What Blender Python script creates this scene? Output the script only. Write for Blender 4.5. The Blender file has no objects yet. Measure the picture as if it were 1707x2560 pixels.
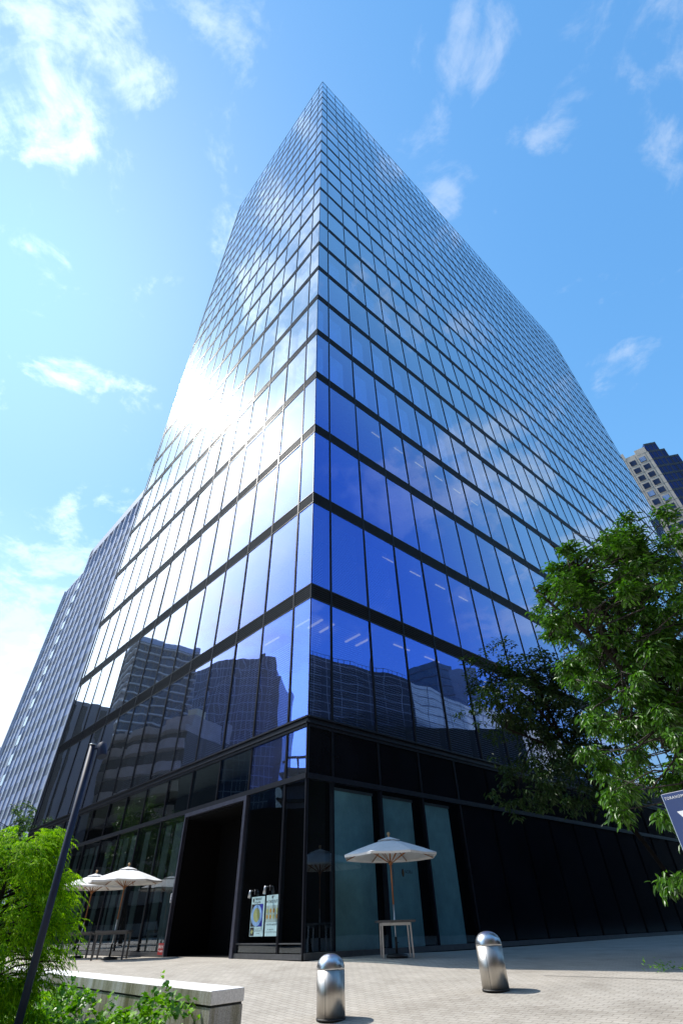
import bpy, math, random
import numpy as np
from mathutils import Vector, Matrix
random.seed(7); rng = np.random.default_rng(7)
scene = bpy.context.scene
R_ = math.radians
# ------------------------------------------------------------------ camera
cam_d = bpy.data.cameras.new("camera"); cam = bpy.data.objects.new("camera", cam_d)
scene.collection.objects.link(cam); scene.camera = cam
cam_d.sensor_fit = 'HORIZONTAL'; cam_d.sensor_width = 36.0; cam_d.lens = 25.494
cam_d.clip_start = 0.05; cam_d.clip_end = 6000
CAM = Vector((1.21823, -15.62308, 0.56742))
PITCH, ROLL = 0.711701, -0.028424
Fv = Vector((0, math.cos(PITCH), math.sin(PITCH))); r0 = Vector((1, 0, 0)); u0 = r0.cross(Fv)
Rv = math.cos(ROLL)*r0 + math.sin(ROLL)*u0; Uv = -math.sin(ROLL)*r0 + math.cos(ROLL)*u0
M = Matrix((Rv, Uv, -Fv)).transposed().to_4x4(); M.translation = CAM
cam.matrix_world = M
# ------------------------------------------------------------------ light
SUN = Vector((-0.5425, 0.3158, 0.7784)).normalized()
sun_el = math.asin(SUN.z); sun_az = math.atan2(SUN.x, SUN.y)      # azimuth from +Y towards +X
sd = bpy.data.lights.new("sun", 'SUN'); sd.energy = 2.9; sd.angle = R_(0.53); sd.color = (1.0, 0.95, 0.88)
so = bpy.data.objects.new("sun", sd); scene.collection.objects.link(so)
so.rotation_euler = (-SUN).to_track_quat('-Z', 'Y').to_euler(); so.location = (-60, 35, 90)
EXPOSURE = 1.0
vs = scene.view_settings
scene.display_settings.display_device = 'sRGB'
vs.view_transform = 'Standard'; vs.look = 'None'; vs.exposure = EXPOSURE; vs.gamma = 1.0; vs.use_curve_mapping = False
scene.cycles.caustics_reflective = False; scene.cycles.caustics_refractive = False
scene.cycles.max_bounces = 10; scene.cycles.transparent_max_bounces = 12
scene.cycles.sample_clamp_indirect = 6.0

class NT:
    """tiny node-tree helper"""
    def __init__(s, tree): s.t = tree
    def n(s, typ, **kw):
        nd = s.t.nodes.new(typ)
        for k, v in kw.items():
            if k.startswith('i_'):
                nd.inputs[k[2:].replace('_', ' ')].default_value = v
            else: setattr(nd, k, v)
        return nd
    def l(s, a, b): s.t.links.new(a, b)
    def math(s, op, a, b=None, clamp=False):
        nd = s.t.nodes.new('ShaderNodeMath'); nd.operation = op; nd.use_clamp = clamp
        for i, v in enumerate((a, b)):
            if v is None: continue
            if isinstance(v, (int, float)): nd.inputs[i].default_value = v
            else: s.l(v, nd.inputs[i])
        return nd.outputs[0]
    def vmath(s, op, a, b=None, out=0):
        nd = s.t.nodes.new('ShaderNodeVectorMath'); nd.operation = op
        for i, v in enumerate((a, b)):
            if v is None: continue
            if isinstance(v, (tuple, list)): nd.inputs[i].default_value = v
            else: s.l(v, nd.inputs[i])
        return nd.outputs[out]
    def ramp(s, fac, pts, interp='LINEAR'):
        nd = s.t.nodes.new('ShaderNodeValToRGB'); nd.color_ramp.interpolation = interp
        el = nd.color_ramp.elements
        while len(el) < len(pts): el.new(0.5)
        for e, (p, c) in zip(el, pts):
            e.position = p; e.color = (c, c, c, 1) if isinstance(c, (int, float)) else (*c, 1)
        s.l(fac, nd.inputs[0]); return nd.outputs[0]
    def mixc(s, fac, a, b, blend='MIX'):
        nd = s.t.nodes.new('ShaderNodeMix'); nd.data_type = 'RGBA'; nd.blend_type = blend
        for sock, v in ((nd.inputs[0], fac), (nd.inputs[6], a), (nd.inputs[7], b)):
            if isinstance(v, (int, float)): sock.default_value = v
            elif isinstance(v, (tuple, list)): sock.default_value = (*v, 1)
            else: s.l(v, sock)
        return nd.outputs[2]

# ------------------------------------------------------------------ sky with clouds (world)
world = bpy.data.worlds.new("World"); scene.world = world; world.use_nodes = True
wt = NT(world.node_tree); world.node_tree.nodes.clear()
sky = wt.n('ShaderNodeTexSky', sky_type='NISHITA', sun_disc=False, sun_elevation=sun_el, sun_rotation=sun_az,
           altitude=30, air_density=1.0, dust_density=0.25, ozone_density=1.6)
tc = wt.n('ShaderNodeTexCoord'); D = tc.outputs['Generated']
hsv = wt.n('ShaderNodeHueSaturation', i_Saturation=1.28, i_Value=2.8)
wt.l(sky.outputs[0], hsv.inputs['Color'])
sep = wt.n('ShaderNodeSeparateXYZ'); wt.l(D, sep.inputs[0])
zc = wt.math('MAXIMUM', wt.math('ADD', sep.outputs[2], 0.12), 0.05)
comb = wt.n('ShaderNodeCombineXYZ')
wt.l(wt.math('DIVIDE', sep.outputs[0], zc), comb.inputs[0]); wt.l(wt.math('DIVIDE', sep.outputs[1], zc), comb.inputs[1])
pl = comb.outputs[0]
def wnoise(scale, detail, rough, off, dist=0.0):
    nd = wt.n('ShaderNodeTexNoise', noise_dimensions='3D', i_Scale=scale, i_Detail=detail, i_Roughness=rough, i_Distortion=dist)
    wt.l(wt.vmath('ADD', pl, off), nd.inputs['Vector']); return nd.outputs['Fac']
def sstep(v, lo, hi):
    q = wt.math('DIVIDE', wt.math('SUBTRACT', v, lo), hi-lo, clamp=True)
    return wt.math('MULTIPLY', wt.math('MULTIPLY', q, q), wt.math('SUBTRACT', 3.0, wt.math('MULTIPLY', q, 2.0)))
vd = wt.vmath('DOT_PRODUCT', D, (-0.728, -0.6856, 0.0), out=1)
n1 = wnoise(3.6, 9, 0.62, (3.1, 1.7, 0.3), 0.5)
n2 = wnoise(11.0, 8, 0.62, (7.7, 2.2, 1.3), 0.4)
n3 = wnoise(1.5, 4, 0.5, (1.3, 5.1, 2.2), 0.3)
nn = wt.math('ADD', wt.math('ADD', wt.math('MULTIPLY', n1, 0.6), wt.math('MULTIPLY', n2, 0.4)), wt.math('MULTIPLY', wt.math('SUBTRACT', n3, 0.5), wt.math('MULTIPLY', sstep(sep.outputs[0], 0.45, 0.8), 1.3)))
def blob(d, rad, amt):
    d = Vector(d).normalized()
    dt = wt.vmath('DOT_PRODUCT', D, tuple(d), out=1)
    v = wt.math('DIVIDE', wt.math('SUBTRACT', dt, math.cos(rad)), 1-math.cos(rad))
    v = wt.math('MAXIMUM', v, 0.0)
    v = wt.math('MULTIPLY', wt.math('MULTIPLY', v, v), wt.math('SUBTRACT', 3.0, wt.math('MULTIPLY', v, 2.0)))
    return wt.math('MULTIPLY', v, amt)
CLOUD_BLOBS = [((-0.30, 0.07, 0.95), 0.25, 0.085), ((-0.17, 0.03, 0.99), 0.16, 0.085), ((-0.45, 0.05, 0.90), 0.20, 0.07),
    ((-0.22, 0.17, 0.96), 0.13, 0.06), ((0.215, 0.095, 0.97), 0.075, 0.125), ((0.345, 0.195, 0.919), 0.045, 0.075),
    ((0.19, 0.285, 0.938), 0.045, 0.09), ((0.485, 0.495, 0.721), 0.075, 0.085), ((0.475, 0.19, 0.86), 0.04, 0.075),
    ((-0.50, 0.83, 0.22), 0.30, 0.30), ((-0.54, 0.68, 0.44), 0.20, 0.09),
    ((-0.80, 0.30, 0.52), 0.30, 0.25), ((0.84, 0.06, 0.54), 0.38, 0.09)]
acc = None
for b in CLOUD_BLOBS:
    v = blob(*b); acc = v if acc is None else wt.math('MAXIMUM', acc, v)
dens = wt.math('ADD', nn, acc)
mask = wt.ramp(dens, [(0.54, 0.0), (0.68, 0.30), (0.88, 1.0)], 'EASE')
sdot = wt.math('MAXIMUM', wt.vmath('DOT_PRODUCT', D, tuple(SUN), out=1), 0.0)
phase = wt.math('ADD', 0.62, wt.math('MULTIPLY', wt.math('POWER', sdot, 10.0), 1.3))
ccol = wt.mixc(1.0, (8.5, 9.0, 9.5), phase, 'MULTIPLY')
glow = wt.math('MULTIPLY', wt.math('POWER', sdot, 12.0), 0.5)
halo = wt.mixc(1.0, (1.0, 1.06, 1.05), glow, 'MULTIPLY')
skyc = wt.mixc(1.0, hsv.outputs[0], halo, 'ADD')
sp = wt.n('ShaderNodeSeparateColor'); wt.l(skyc, sp.inputs[0]); cb_ = wt.n('ShaderNodeCombineColor')
for i_, cap in enumerate((2.3, 4.5, 6.8)):      # soft shoulder so the bright sky round the sun keeps its colour
    e_ = wt.math('EXPONENT', wt.math('DIVIDE', sp.outputs[i_], -cap)); wt.l(wt.math('MULTIPLY', wt.math('SUBTRACT', 1.0, e_), cap), cb_.inputs[i_])
# bright thin veil of high cloud on the sun's far side and soft white haze low down on the left
bank = wt.vmath('DOT_PRODUCT', D, (-0.817, -0.452, -0.359), out=1)     # a bright bank of thin cloud beside the sun
veil = wt.math('MULTIPLY', wt.math('MULTIPLY', sstep(bank, 0.03, 0.22), sstep(wt.vmath('DOT_PRODUCT', D, (-0.75, 0.22, 0.62), out=1), 0.80, 0.96)), 6.5)
hz = wt.math('MULTIPLY', sstep(sep.outputs[2], 0.62, 0.15), sstep(wt.vmath('DOT_PRODUCT', D, (-0.70, 0.71, 0.0), out=1), 0.2, 0.9))
veil = wt.math('ADD', wt.math('ADD', veil, wt.math('MULTIPLY', wt.math('POWER', sdot, 9.0), 0.35)), wt.math('MULTIPLY', hz, 3.2))
soft = wt.mixc(1.0, cb_.outputs[0], wt.mixc(1.0, (1.0, 1.02, 1.03), veil, 'MULTIPLY'), 'ADD')
fin = wt.mixc(mask, soft, ccol)
bg = wt.n('ShaderNodeBackground', i_Strength=0.10); wt.l(fin, bg.inputs[0])
wo = wt.n('ShaderNodeOutputWorld'); wt.l(bg.outputs[0], wo.inputs[0])

# ------------------------------------------------------------------ materials
MATS = {}
def newmat(name):
    m = bpy.data.materials.new(name); m.use_nodes = True; m.node_tree.nodes.clear()
    t = NT(m.node_tree); out = t.n('ShaderNodeOutputMaterial'); MATS[name] = m
    return m, t, out
def pmat(name, col, rough=0.5, metal=0.0, var=0.12, scale=6.0, bump=0.0, bscale=40.0, spec=0.5, stretch=None, col2=None, island=0.0):
    """principled with noise-varied base colour and optional bump"""
    m, t, out = newmat(name)
    tcn = t.n('ShaderNodeTexCoord'); vec = tcn.outputs['Object']
    if stretch:
        mp = t.n('ShaderNodeMapping'); mp.inputs['Scale'].default_value = stretch; t.l(vec, mp.inputs[0]); vec = mp.outputs[0]
    nz = t.n('ShaderNodeTexNoise', i_Scale=scale, i_Detail=6.0, i_Roughness=0.65); t.l(vec, nz.inputs['Vector'])
    c2 = col2 or tuple(min(1, c*(1+2*var)) for c in col); c1 = tuple(c*(1-var) for c in col)
    fac = t.ramp(nz.outputs['Fac'], [(0.3, 0.0), (0.7, 1.0)])
    if island:
        ge = t.n('ShaderNodeNewGeometry')
        fac = t.math('ADD', t.math('MULTIPLY', fac, 1-island), t.math('MULTIPLY', ge.outputs['Random Per Island'], island))
    c = t.mixc(fac, c1, c2)
    p = t.n('ShaderNodeBsdfPrincipled', i_Roughness=rough, i_Metallic=metal); p.inputs['Specular IOR Level'].default_value = spec
    t.l(c, p.inputs['Base Color'])
    if bump:
        nb = t.n('ShaderNodeTexNoise', i_Scale=bscale, i_Detail=5.0); t.l(vec, nb.inputs['Vector'])
        bp = t.n('ShaderNodeBump', i_Strength=bump, i_Distance=0.02); t.l(nb.outputs['Fac'], bp.inputs['Height']); t.l(bp.outputs[0], p.inputs['Normal'])
    t.l(p.outputs[0], out.inputs[0]); return m
def glassmat(name, base=0.42, tint=(0.72, 0.83, 1.0), trans=(0.22, 0.36, 0.42), wave=0.004, rough=0.0, haze=0.03, dust=0.5):
    """coated window glass: mirror layer over a tinted see-through pane, slightly wavy, thin film of dust"""
    m, t, out = newmat(name)
    ge = t.n('ShaderNodeNewGeometry')
    nz = t.n('ShaderNodeTexNoise', i_Scale=0.45, i_Detail=1.5, i_Roughness=0.4); t.l(ge.outputs['Position'], nz.inputs['Vector'])
    bp = t.n('ShaderNodeBump', i_Strength=1.0, i_Distance=wave); t.l(nz.outputs['Fac'], bp.inputs['Height'])
    oi = t.n('ShaderNodeObjectInfo'); rv = t.math('SUBTRACT', t.math('FRACT', t.math('ADD', oi.outputs['Random'], ge.outputs['Random Per Island'])), 0.5)
    lw = t.n('ShaderNodeLayerWeight', i_Blend=0.5); t.l(bp.outputs[0], lw.inputs['Normal'])
    fz = lw.outputs['Facing']; g0 = t.math('DIVIDE', t.math('SUBTRACT', fz, 0.44), 0.32, clamp=True); gr = t.math('MULTIPLY', t.math('MULTIPLY', g0, g0), t.math('SUBTRACT', 3.0, t.math('MULTIPLY', g0, 2.0))); sch = t.math('POWER', fz, 4.0)
    fac = t.math('ADD', t.math('ADD', base, t.math('MULTIPLY', rv, 0.07 if base > 0.3 else 0.0)), t.math('MULTIPLY', sch, 1-base), clamp=True)
    tcol = t.mixc(gr, tint, (0.93, 0.95, 1.0))
    g1 = t.n('ShaderNodeBsdfGlossy', i_Roughness=rough); t.l(tcol, g1.inputs['Color']); t.l(bp.outputs[0], g1.inputs['Normal'])
    g2 = t.n('ShaderNodeBsdfGlossy', i_Roughness=0.11); t.l(tcol, g2.inputs['Color'])
    g3 = t.n('ShaderNodeBsdfGlossy', i_Roughness=0.46); g3.inputs['Color'].default_value = (0.9, 0.95, 1.0, 1)     # dust film
    gd = t.n('ShaderNodeMixShader', i_Fac=dust); t.l(g2.outputs[0], gd.inputs[1]); t.l(g3.outputs[0], gd.inputs[2])
    gm = t.n('ShaderNodeMixShader', i_Fac=haze); t.l(g1.outputs[0], gm.inputs[1]); t.l(gd.outputs[0], gm.inputs[2])
    tr = t.n('ShaderNodeBsdfTransparent'); tr.inputs['Color'].default_value = (*trans, 1)
    mx = t.n('ShaderNodeMixShader'); t.l(fac, mx.inputs[0]); t.l(tr.outputs[0], mx.inputs[1]); t.l(gm.outputs[0], mx.inputs[2])
    t.l(mx.outputs[0], out.inputs[0]); return m
def leafmat(name, c1, c2, trans=0.35, gloss=0.06, rough=0.45):
    m, t, out = newmat(name)
    ge = t.n('ShaderNodeNewGeometry'); rnd = ge.outputs['Random Per Island']
    c = t.mixc(rnd, c1, c2)
    d = t.n('ShaderNodeBsdfDiffuse'); t.l(c, d.inputs[0])
    tl = t.n('ShaderNodeBsdfTranslucent'); t.l(t.mixc(1.0, c, (1.35, 1.5, 0.55), 'MULTIPLY'), tl.inputs[0])
    m1 = t.n('ShaderNodeMixShader', i_Fac=trans); t.l(d.outputs[0], m1.inputs[1]); t.l(tl.outputs[0], m1.inputs[2])
    g = t.n('ShaderNodeBsdfGlossy', i_Roughness=rough); g.inputs[0].default_value = (1, 1, 1, 1)
    m2 = t.n('ShaderNodeMixShader', i_Fac=gloss); t.l(m1.outputs[0], m2.inputs[1]); t.l(g.outputs[0], m2.inputs[2])
    t.l(m2.outputs[0], out.inputs[0]); return m
def emimat(name, col, s):
    m, t, out = newmat(name); e = t.n('ShaderNodeEmission', i_Strength=s); e.inputs[0].default_value = (*col, 1)
    t.l(e.outputs[0], out.inputs[0]); return m

G_UP = glassmat('tower_glass', 0.56, (0.17, 0.30, 1.0), (0.66, 0.76, 0.90), wave=0.009, haze=0.055, dust=0.86)
G_LOW = glassmat('lobby_glass', 0.10, (0.8, 0.9, 1.0), (0.70, 0.80, 0.82), wave=0.006, haze=0.01)
G_CLR = glassmat('parapet_glass_clear', 0.30, (0.85, 0.92, 1.0), (0.75, 0.86, 0.92), wave=0.003)
G_FAR = glassmat('far_glass', 0.55, (0.30, 0.48, 0.85), (0.02, 0.04, 0.1), wave=0.02, haze=0.1)
FRAME = pmat('dark_frame_metal', (0.014, 0.016, 0.024), 0.38, 0.2, 0.15, 3.0, spec=0.22)
LOUV = pmat('louver_metal', (0.020, 0.023, 0.030), 0.36, 0.0, 0.15, 3.0, spec=0.25)
BACK = pmat('dark_backing', (0.006, 0.007, 0.008), 0.7)
PANEL = pmat('black_spandrel_panel', (0.005, 0.006, 0.009), 0.12, 0.0, 0.3, 0.7, spec=0.22)
SLAB = pmat('ceiling_grey', (0.16, 0.17, 0.18), 0.8)
CORE = pmat('core_wall_grey', (0.035, 0.04, 0.05), 0.8)
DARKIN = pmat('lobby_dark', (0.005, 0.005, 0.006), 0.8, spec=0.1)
BLIND = pmat('silver_roller_blind', (0.74, 0.82, 0.90), 0.16, 0.9, 0.04)
VBLIND = pmat('venetian_slat', (0.62, 0.70, 0.80), 0.35, 0.8)
SCREEN = pmat('green_screen_cloth', (0.20, 0.37, 0.41), 0.75, 0, 0.25, 0.8)
CURT = pmat('sheer_curtain', (0.17, 0.22, 0.22), 0.85)
LAMP = emimat('ceiling_lamp', (1.0, 0.84, 0.28), 0.3)
STEEL = pmat('brushed_steel', (0.47, 0.44, 0.40), 0.40, 1.0, 0.14, 9.0, bump=0.05, bscale=30, stretch=(1, 1, 0.05))
STEELD = pmat('brushed_steel_dome', (0.55, 0.56, 0.58), 0.30, 1.0, 0.10, 9.0)
GROOVE = pmat('steel_joint_dark', (0.03, 0.03, 0.03), 0.5)
CANVAS = pmat('white_canvas', (0.80, 0.80, 0.80), 0.85, 0, 0.05, 3.0, bump=0.08, bscale=8)
WOOD = pmat('teak_wood', (0.30, 0.125, 0.045), 0.5, 0, 0.3, 4.0, stretch=(6, 6, 0.6))
WOODL = pmat('pale_wood', (0.46, 0.29, 0.14), 0.5, 0, 0.25, 8.0)
ALU = pmat('aluminium', (0.50, 0.52, 0.55), 0.35, 0.9, 0.08)
ALUD = pmat('grey_anodised', (0.12, 0.125, 0.135), 0.45, 0.6, 0.12)
BLACK = pmat('black_plastic', (0.012, 0.012, 0.013), 0.5)
POLE = pmat('navy_pole_paint', (0.016, 0.024, 0.060), 0.5, 0.0, 0.1, spec=0.3)
NAVY = pmat('navy_sign_enamel', (0.030, 0.050, 0.150), 0.3, 0, 0.06)
WHITE = pmat('white_enamel', (0.78, 0.79, 0.82), 0.4, 0, 0.03)
BARK = pmat('tree_bark', (0.022, 0.017, 0.014), 0.85, 0, 0.35, 9.0, bump=0.6, bscale=18, stretch=(1, 1, 0.3))
BARKD = pmat('shade_dark_bark', (0.012, 0.010, 0.009), 0.9, 0, 0.3, 9.0, spec=0.1)  # deep shade round the rear trunk put into the bark colour
GRANT = pmat('granite_top', (0.76, 0.75, 0.74), 0.6, 0, 0.14, 60.0, bump=0.15, bscale=120)
CONCR = pmat('fin_concrete', (0.44, 0.47, 0.56), 0.7, 0, 0.06, 0.3)
WINFAR = pmat('far_window_glass', (0.020, 0.030, 0.065), 0.35, 0.0, 0.3, 0.2, spec=0.12)
WINFARB = pmat('far_spandrel_blue', (0.20, 0.25, 0.38), 0.3, 0.2, 0.2, 0.2)
WINPALE = pmat('stair_window_pale', (0.40, 0.50, 0.54), 0.25, 0, 0.12, 0.4)
BEIGE = pmat('beige_granite', (0.44, 0.36, 0.29), 0.65, 0, 0.08, 0.6)
BLUEGL = pmat('deep_blue_curtain_glass', (0.008, 0.014, 0.085), 0.10, 0.0, 0.3, 0.25, spec=0.35)
LINE = pmat('dark_joint', (0.03, 0.032, 0.04), 0.6)
LINEW = pmat('pale_floor_edge', (0.26, 0.30, 0.34), 0.6)
RESI = pmat('blue_residential_glass', (0.012, 0.028, 0.065), 0.2, 0, 0.5, 0.25, spec=0.35)
APT = pmat('apartment_tile', (0.38, 0.35, 0.31), 0.8, 0, 0.12, 0.8)
APTD = pmat('apartment_recess', (0.030, 0.032, 0.036), 0.6)
PCON = pmat('panel_concrete', (0.16, 0.18, 0.23), 0.7, 0, 0.2, 0.25, stretch=(1, 1, 0.1))
CREAM = pmat('cream_wall', (0.62, 0.58, 0.36), 0.8, 0, 0.10, 0.3)
DKGRN = pmat('dark_green_glass', (0.020, 0.035, 0.035), 0.2, 0, 0.4, 0.2, spec=0.7)
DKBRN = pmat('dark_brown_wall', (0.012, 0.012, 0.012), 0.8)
RED = pmat('red_sign_paint', (0.36, 0.012, 0.020), 0.5)
INK = pmat('dark_ink', (0.025, 0.028, 0.035), 0.7)
PAPER = pmat('pale_blue_paper', (0.42, 0.62, 0.66), 0.7, 0, 0.04)
PHOTOB = pmat('poster_photo_blue', (0.010, 0.020, 0.30), 0.5)
PHOTOK = pmat('poster_photo_black', (0.012, 0.014, 0.016), 0.5)
PLATE = pmat('poster_plate', (0.20, 0.36, 0.62), 0.5, 0, 0.2, 9)
NOODLE = pmat('poster_noodle', (0.26, 0.34, 0.12), 0.7, 0, 0.5, 90, col2=(0.44, 0.50, 0.22))
FOODR = pmat('poster_food_red', (0.42, 0.10, 0.04), 0.7, 0, 0.5, 60, col2=(0.52, 0.36, 0.06))
PHOTOG = pmat('poster_photo_grey', (0.26, 0.36, 0.36), 0.6, 0, 0.2, 5)
BOWL = pmat('poster_bowl', (0.32, 0.40, 0.26), 0.6)
BRONZE = pmat('bronze_emblem', (0.14, 0.085, 0.02), 0.4, 0.5)
SOIL = pmat('bed_soil', (0.035, 0.026, 0.018), 0.95, 0, 0.4, 12, bump=0.8, bscale=25)
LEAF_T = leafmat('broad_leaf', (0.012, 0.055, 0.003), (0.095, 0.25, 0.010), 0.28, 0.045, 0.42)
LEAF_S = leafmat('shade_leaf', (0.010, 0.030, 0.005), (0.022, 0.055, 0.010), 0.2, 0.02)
LEAF_C = leafmat('conifer_spray', (0.060, 0.20, 0.003), (0.40, 0.64, 0.012), 0.40, 0.008)
LEAF_I = leafmat('ivy_leaf', (0.050, 0.18, 0.006), (0.24, 0.48, 0.022), 0.30, 0.03, 0.35)
LEAF_B = leafmat('street_leaf', (0.035, 0.085, 0.018), (0.080, 0.16, 0.030), 0.30, 0.05)

# pavers
m, t, out = newmat('plaza_pavers')
tcn = t.n('ShaderNodeTexCoord'); mp = t.n('ShaderNodeMapping'); mp.inputs['Rotation'].default_value = (0, 0, R_(43)); t.l(tcn.outputs['Object'], mp.inputs[0])
br = t.n('ShaderNodeTexBrick', i_Scale=1.0); br.inputs['Brick Width'].default_value = 0.20; br.inputs['Row Height'].default_value = 0.10
br.inputs['Mortar Size'].default_value = 0.006; br.inputs['Mortar Smooth'].default_value = 0.3
br.inputs['Color1'].default_value = (0.42, 0.385, 0.335, 1); br.inputs['Color2'].default_value = (0.48, 0.445, 0.395, 1); br.inputs['Mortar'].default_value = (0.27, 0.24, 0.21, 1)
t.l(mp.outputs[0], br.inputs['Vector'])
nz = t.n('ShaderNodeTexNoise', i_Scale=0.9, i_Detail=8.0, i_Roughness=0.65); t.l(tcn.outputs['Object'], nz.inputs['Vector'])
nf = t.n('ShaderNodeTexNoise', i_Scale=90.0, i_Detail=3.0); t.l(tcn.outputs['Object'], nf.inputs['Vector'])
c = t.mixc(1.0, br.outputs['Color'], t.ramp(nz.outputs['Fac'], [(0.28, (0.66, 0.64, 0.61)), (0.45, (0.90, 0.89, 0.87)), (0.72, (1.10, 1.09, 1.07))]), 'MULTIPLY')
c = t.mixc(1.0, c, t.ramp(nf.outputs['Fac'], [(0.3, 0.82), (0.7, 1.12)]), 'MULTIPLY')
p = t.n('ShaderNodeBsdfPrincipled', i_Roughness=0.75); t.l(c, p.inputs['Base Color'])
hh = t.math('ADD', t.math('MULTIPLY', br.outputs['Fac'], -1.0), t.math('MULTIPLY', nf.outputs['Fac'], 0.5))
bp = t.n('ShaderNodeBump', i_Strength=0.7, i_Distance=0.006); t.l(hh, bp.inputs['Height']); t.l(bp.outputs[0], p.inputs['Normal'])
t.l(p.outputs[0], out.inputs[0]); PAVE = m
# weathered granite/concrete for the planter body (vertical stains)
m, t, out = newmat('stained_stone')
tcn = t.n('ShaderNodeTexCoord'); mp = t.n('ShaderNodeMapping'); mp.inputs['Scale'].default_value = (2.2, 2.2, 0.25); t.l(tcn.outputs['Object'], mp.inputs[0])
nz = t.n('ShaderNodeTexNoise', i_Scale=1.6, i_Detail=7.0, i_Roughness=0.7); t.l(mp.outputs[0], nz.inputs['Vector'])
nf = t.n('ShaderNodeTexNoise', i_Scale=110.0, i_Detail=2.0); t.l(tcn.outputs['Object'], nf.inputs['Vector'])
c = t.ramp(nz.outputs['Fac'], [(0.36, (0.11, 0.105, 0.04)), (0.47, (0.30, 0.29, 0.23)), (0.6, (0.44, 0.44, 0.44))])
c = t.mixc(1.0, c, t.ramp(nf.outputs['Fac'], [(0.35, 0.72), (0.65, 1.2)]), 'MULTIPLY')
p = t.n('ShaderNodeBsdfPrincipled', i_Roughness=0.75); t.l(c, p.inputs['Base Color']); t.l(p.outputs[0], out.inputs[0]); STAIN = m

# ------------------------------------------------------------------ mesh helpers
class MB:
    def __init__(s): s.v = []; s.f = []; s.mi = []; s.cur = 0; s.smooth = []
    def quad(s, a, b, c, d, sm=False):
        n = len(s.v); s.v += [tuple(a), tuple(b), tuple(c), tuple(d)]; s.f.append((n, n+1, n+2, n+3)); s.mi.append(s.cur); s.smooth.append(sm)
    def poly(s, pts, sm=False):
        n = len(s.v); s.v += [tuple(p) for p in pts]; s.f.append(tuple(range(n, n+len(pts)))); s.mi.append(s.cur); s.smooth.append(sm)
    def hexa(s, P):
        """8 corners: 0-3 bottom loop, 4-7 top loop"""
        n = len(s.v); s.v += [tuple(p) for p in P]
        for f in ((3, 2, 1, 0), (4, 5, 6, 7), (0, 1, 5, 4), (1, 2, 6, 5), (2, 3, 7, 6), (3, 0, 4, 7)):
            s.f.append(tuple(n+i for i in f)); s.mi.append(s.cur); s.smooth.append(False)
    def box(s, o, u, v, w):
        o, u, v, w = map(Vector, (o, u, v, w))
        s.hexa([o, o+u, o+u+v, o+v, o+w, o+u+w, o+u+v+w, o+v+w])
    def abox(s, x0, x1, y0, y1, z0, z1): s.box((x0, y0, z0), (x1-x0, 0, 0), (0, y1-y0, 0), (0, 0, z1-z0))
    def prism(s, pts, z0, z1):
        n = len(s.v); k = len(pts)
        s.v += [(p[0], p[1], z0) for p in pts] + [(p[0], p[1], z1) for p in pts]
        s.f.append(tuple(n+i for i in reversed(range(k)))); s.f.append(tuple(n+k+i for i in range(k)))
        for i in range(k): s.f.append((n+i, n+(i+1) % k, n+k+(i+1) % k, n+k+i))
        s.mi += [s.cur]*(k+2); s.smooth += [False]*(k+2)
    def lathe(s, prof, seg=32, c=(0, 0, 0), sm=True, caps=True):
        n = len(s.v); k = len(prof)
        for (r, z) in prof:
            for i in range(seg):
                a = 2*math.pi*i/seg; s.v.append((c[0]+r*math.cos(a), c[1]+r*math.sin(a), c[2]+z))
        for j in range(k-1):
            for i in range(seg):
                s.f.append((n+j*seg+i, n+j*seg+(i+1) % seg, n+(j+1)*seg+(i+1) % seg, n+(j+1)*seg+i)); s.mi.append(s.cur); s.smooth.append(sm)
        if caps:
            s.f.append(tuple(n+i for i in reversed(range(seg)))); s.f.append(tuple(n+(k-1)*seg+i for i in range(seg)))
            s.mi += [s.cur]*2; s.smooth += [False]*2
    def tube(s, pts, rad, seg=8):
        pts = [Vector(p) for p in pts]; n = len(s.v); k = len(pts)
        for j, p in enumerate(pts):
            d = (pts[min(j+1, k-1)]-pts[max(j-1, 0)]).normalized()
            a = d.orthogonal().normalized() if abs(d.z) > 0.95 else d.cross(Vector((0, 0, 1))).normalized()
            b = d.cross(a); r = rad[j] if isinstance(rad, (list, tuple)) else rad
            for i in range(seg):
                t = 2*math.pi*i/seg; s.v.append(tuple(p + a*(r*math.cos(t)) + b*(r*math.sin(t))))
        for j in range(k-1):
            for i in range(seg):
                s.f.append((n+j*seg+i, n+j*seg+(i+1) % seg, n+(j+1)*seg+(i+1) % seg, n+(j+1)*seg+i)); s.mi.append(s.cur); s.smooth.append(True)
        s.f.append(tuple(n+i for i in reversed(range(seg)))); s.f.append(tuple(n+(k-1)*seg+i for i in range(seg)))
        s.mi += [s.cur]*2; s.smooth += [False]*2
    def build(s, name, mat, parent=None, bevel=0):
        me = bpy.data.meshes.new(name); me.from_pydata(s.v, [], s.f); me.update()
        for mm in (mat if isinstance(mat, (list, tuple)) else [mat]): me.materials.append(mm)
        me.polygons.foreach_set('material_index', s.mi); me.polygons.foreach_set('use_smooth', s.smooth)
        o = bpy.data.objects.new(name, me); scene.collection.objects.link(o)
        if parent: o.parent = parent
        if bevel:
            b = o.modifiers.new('bevel', 'BEVEL'); b.width = bevel; b.segments = 2; b.limit_method = 'ANGLE'
        return o
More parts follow.
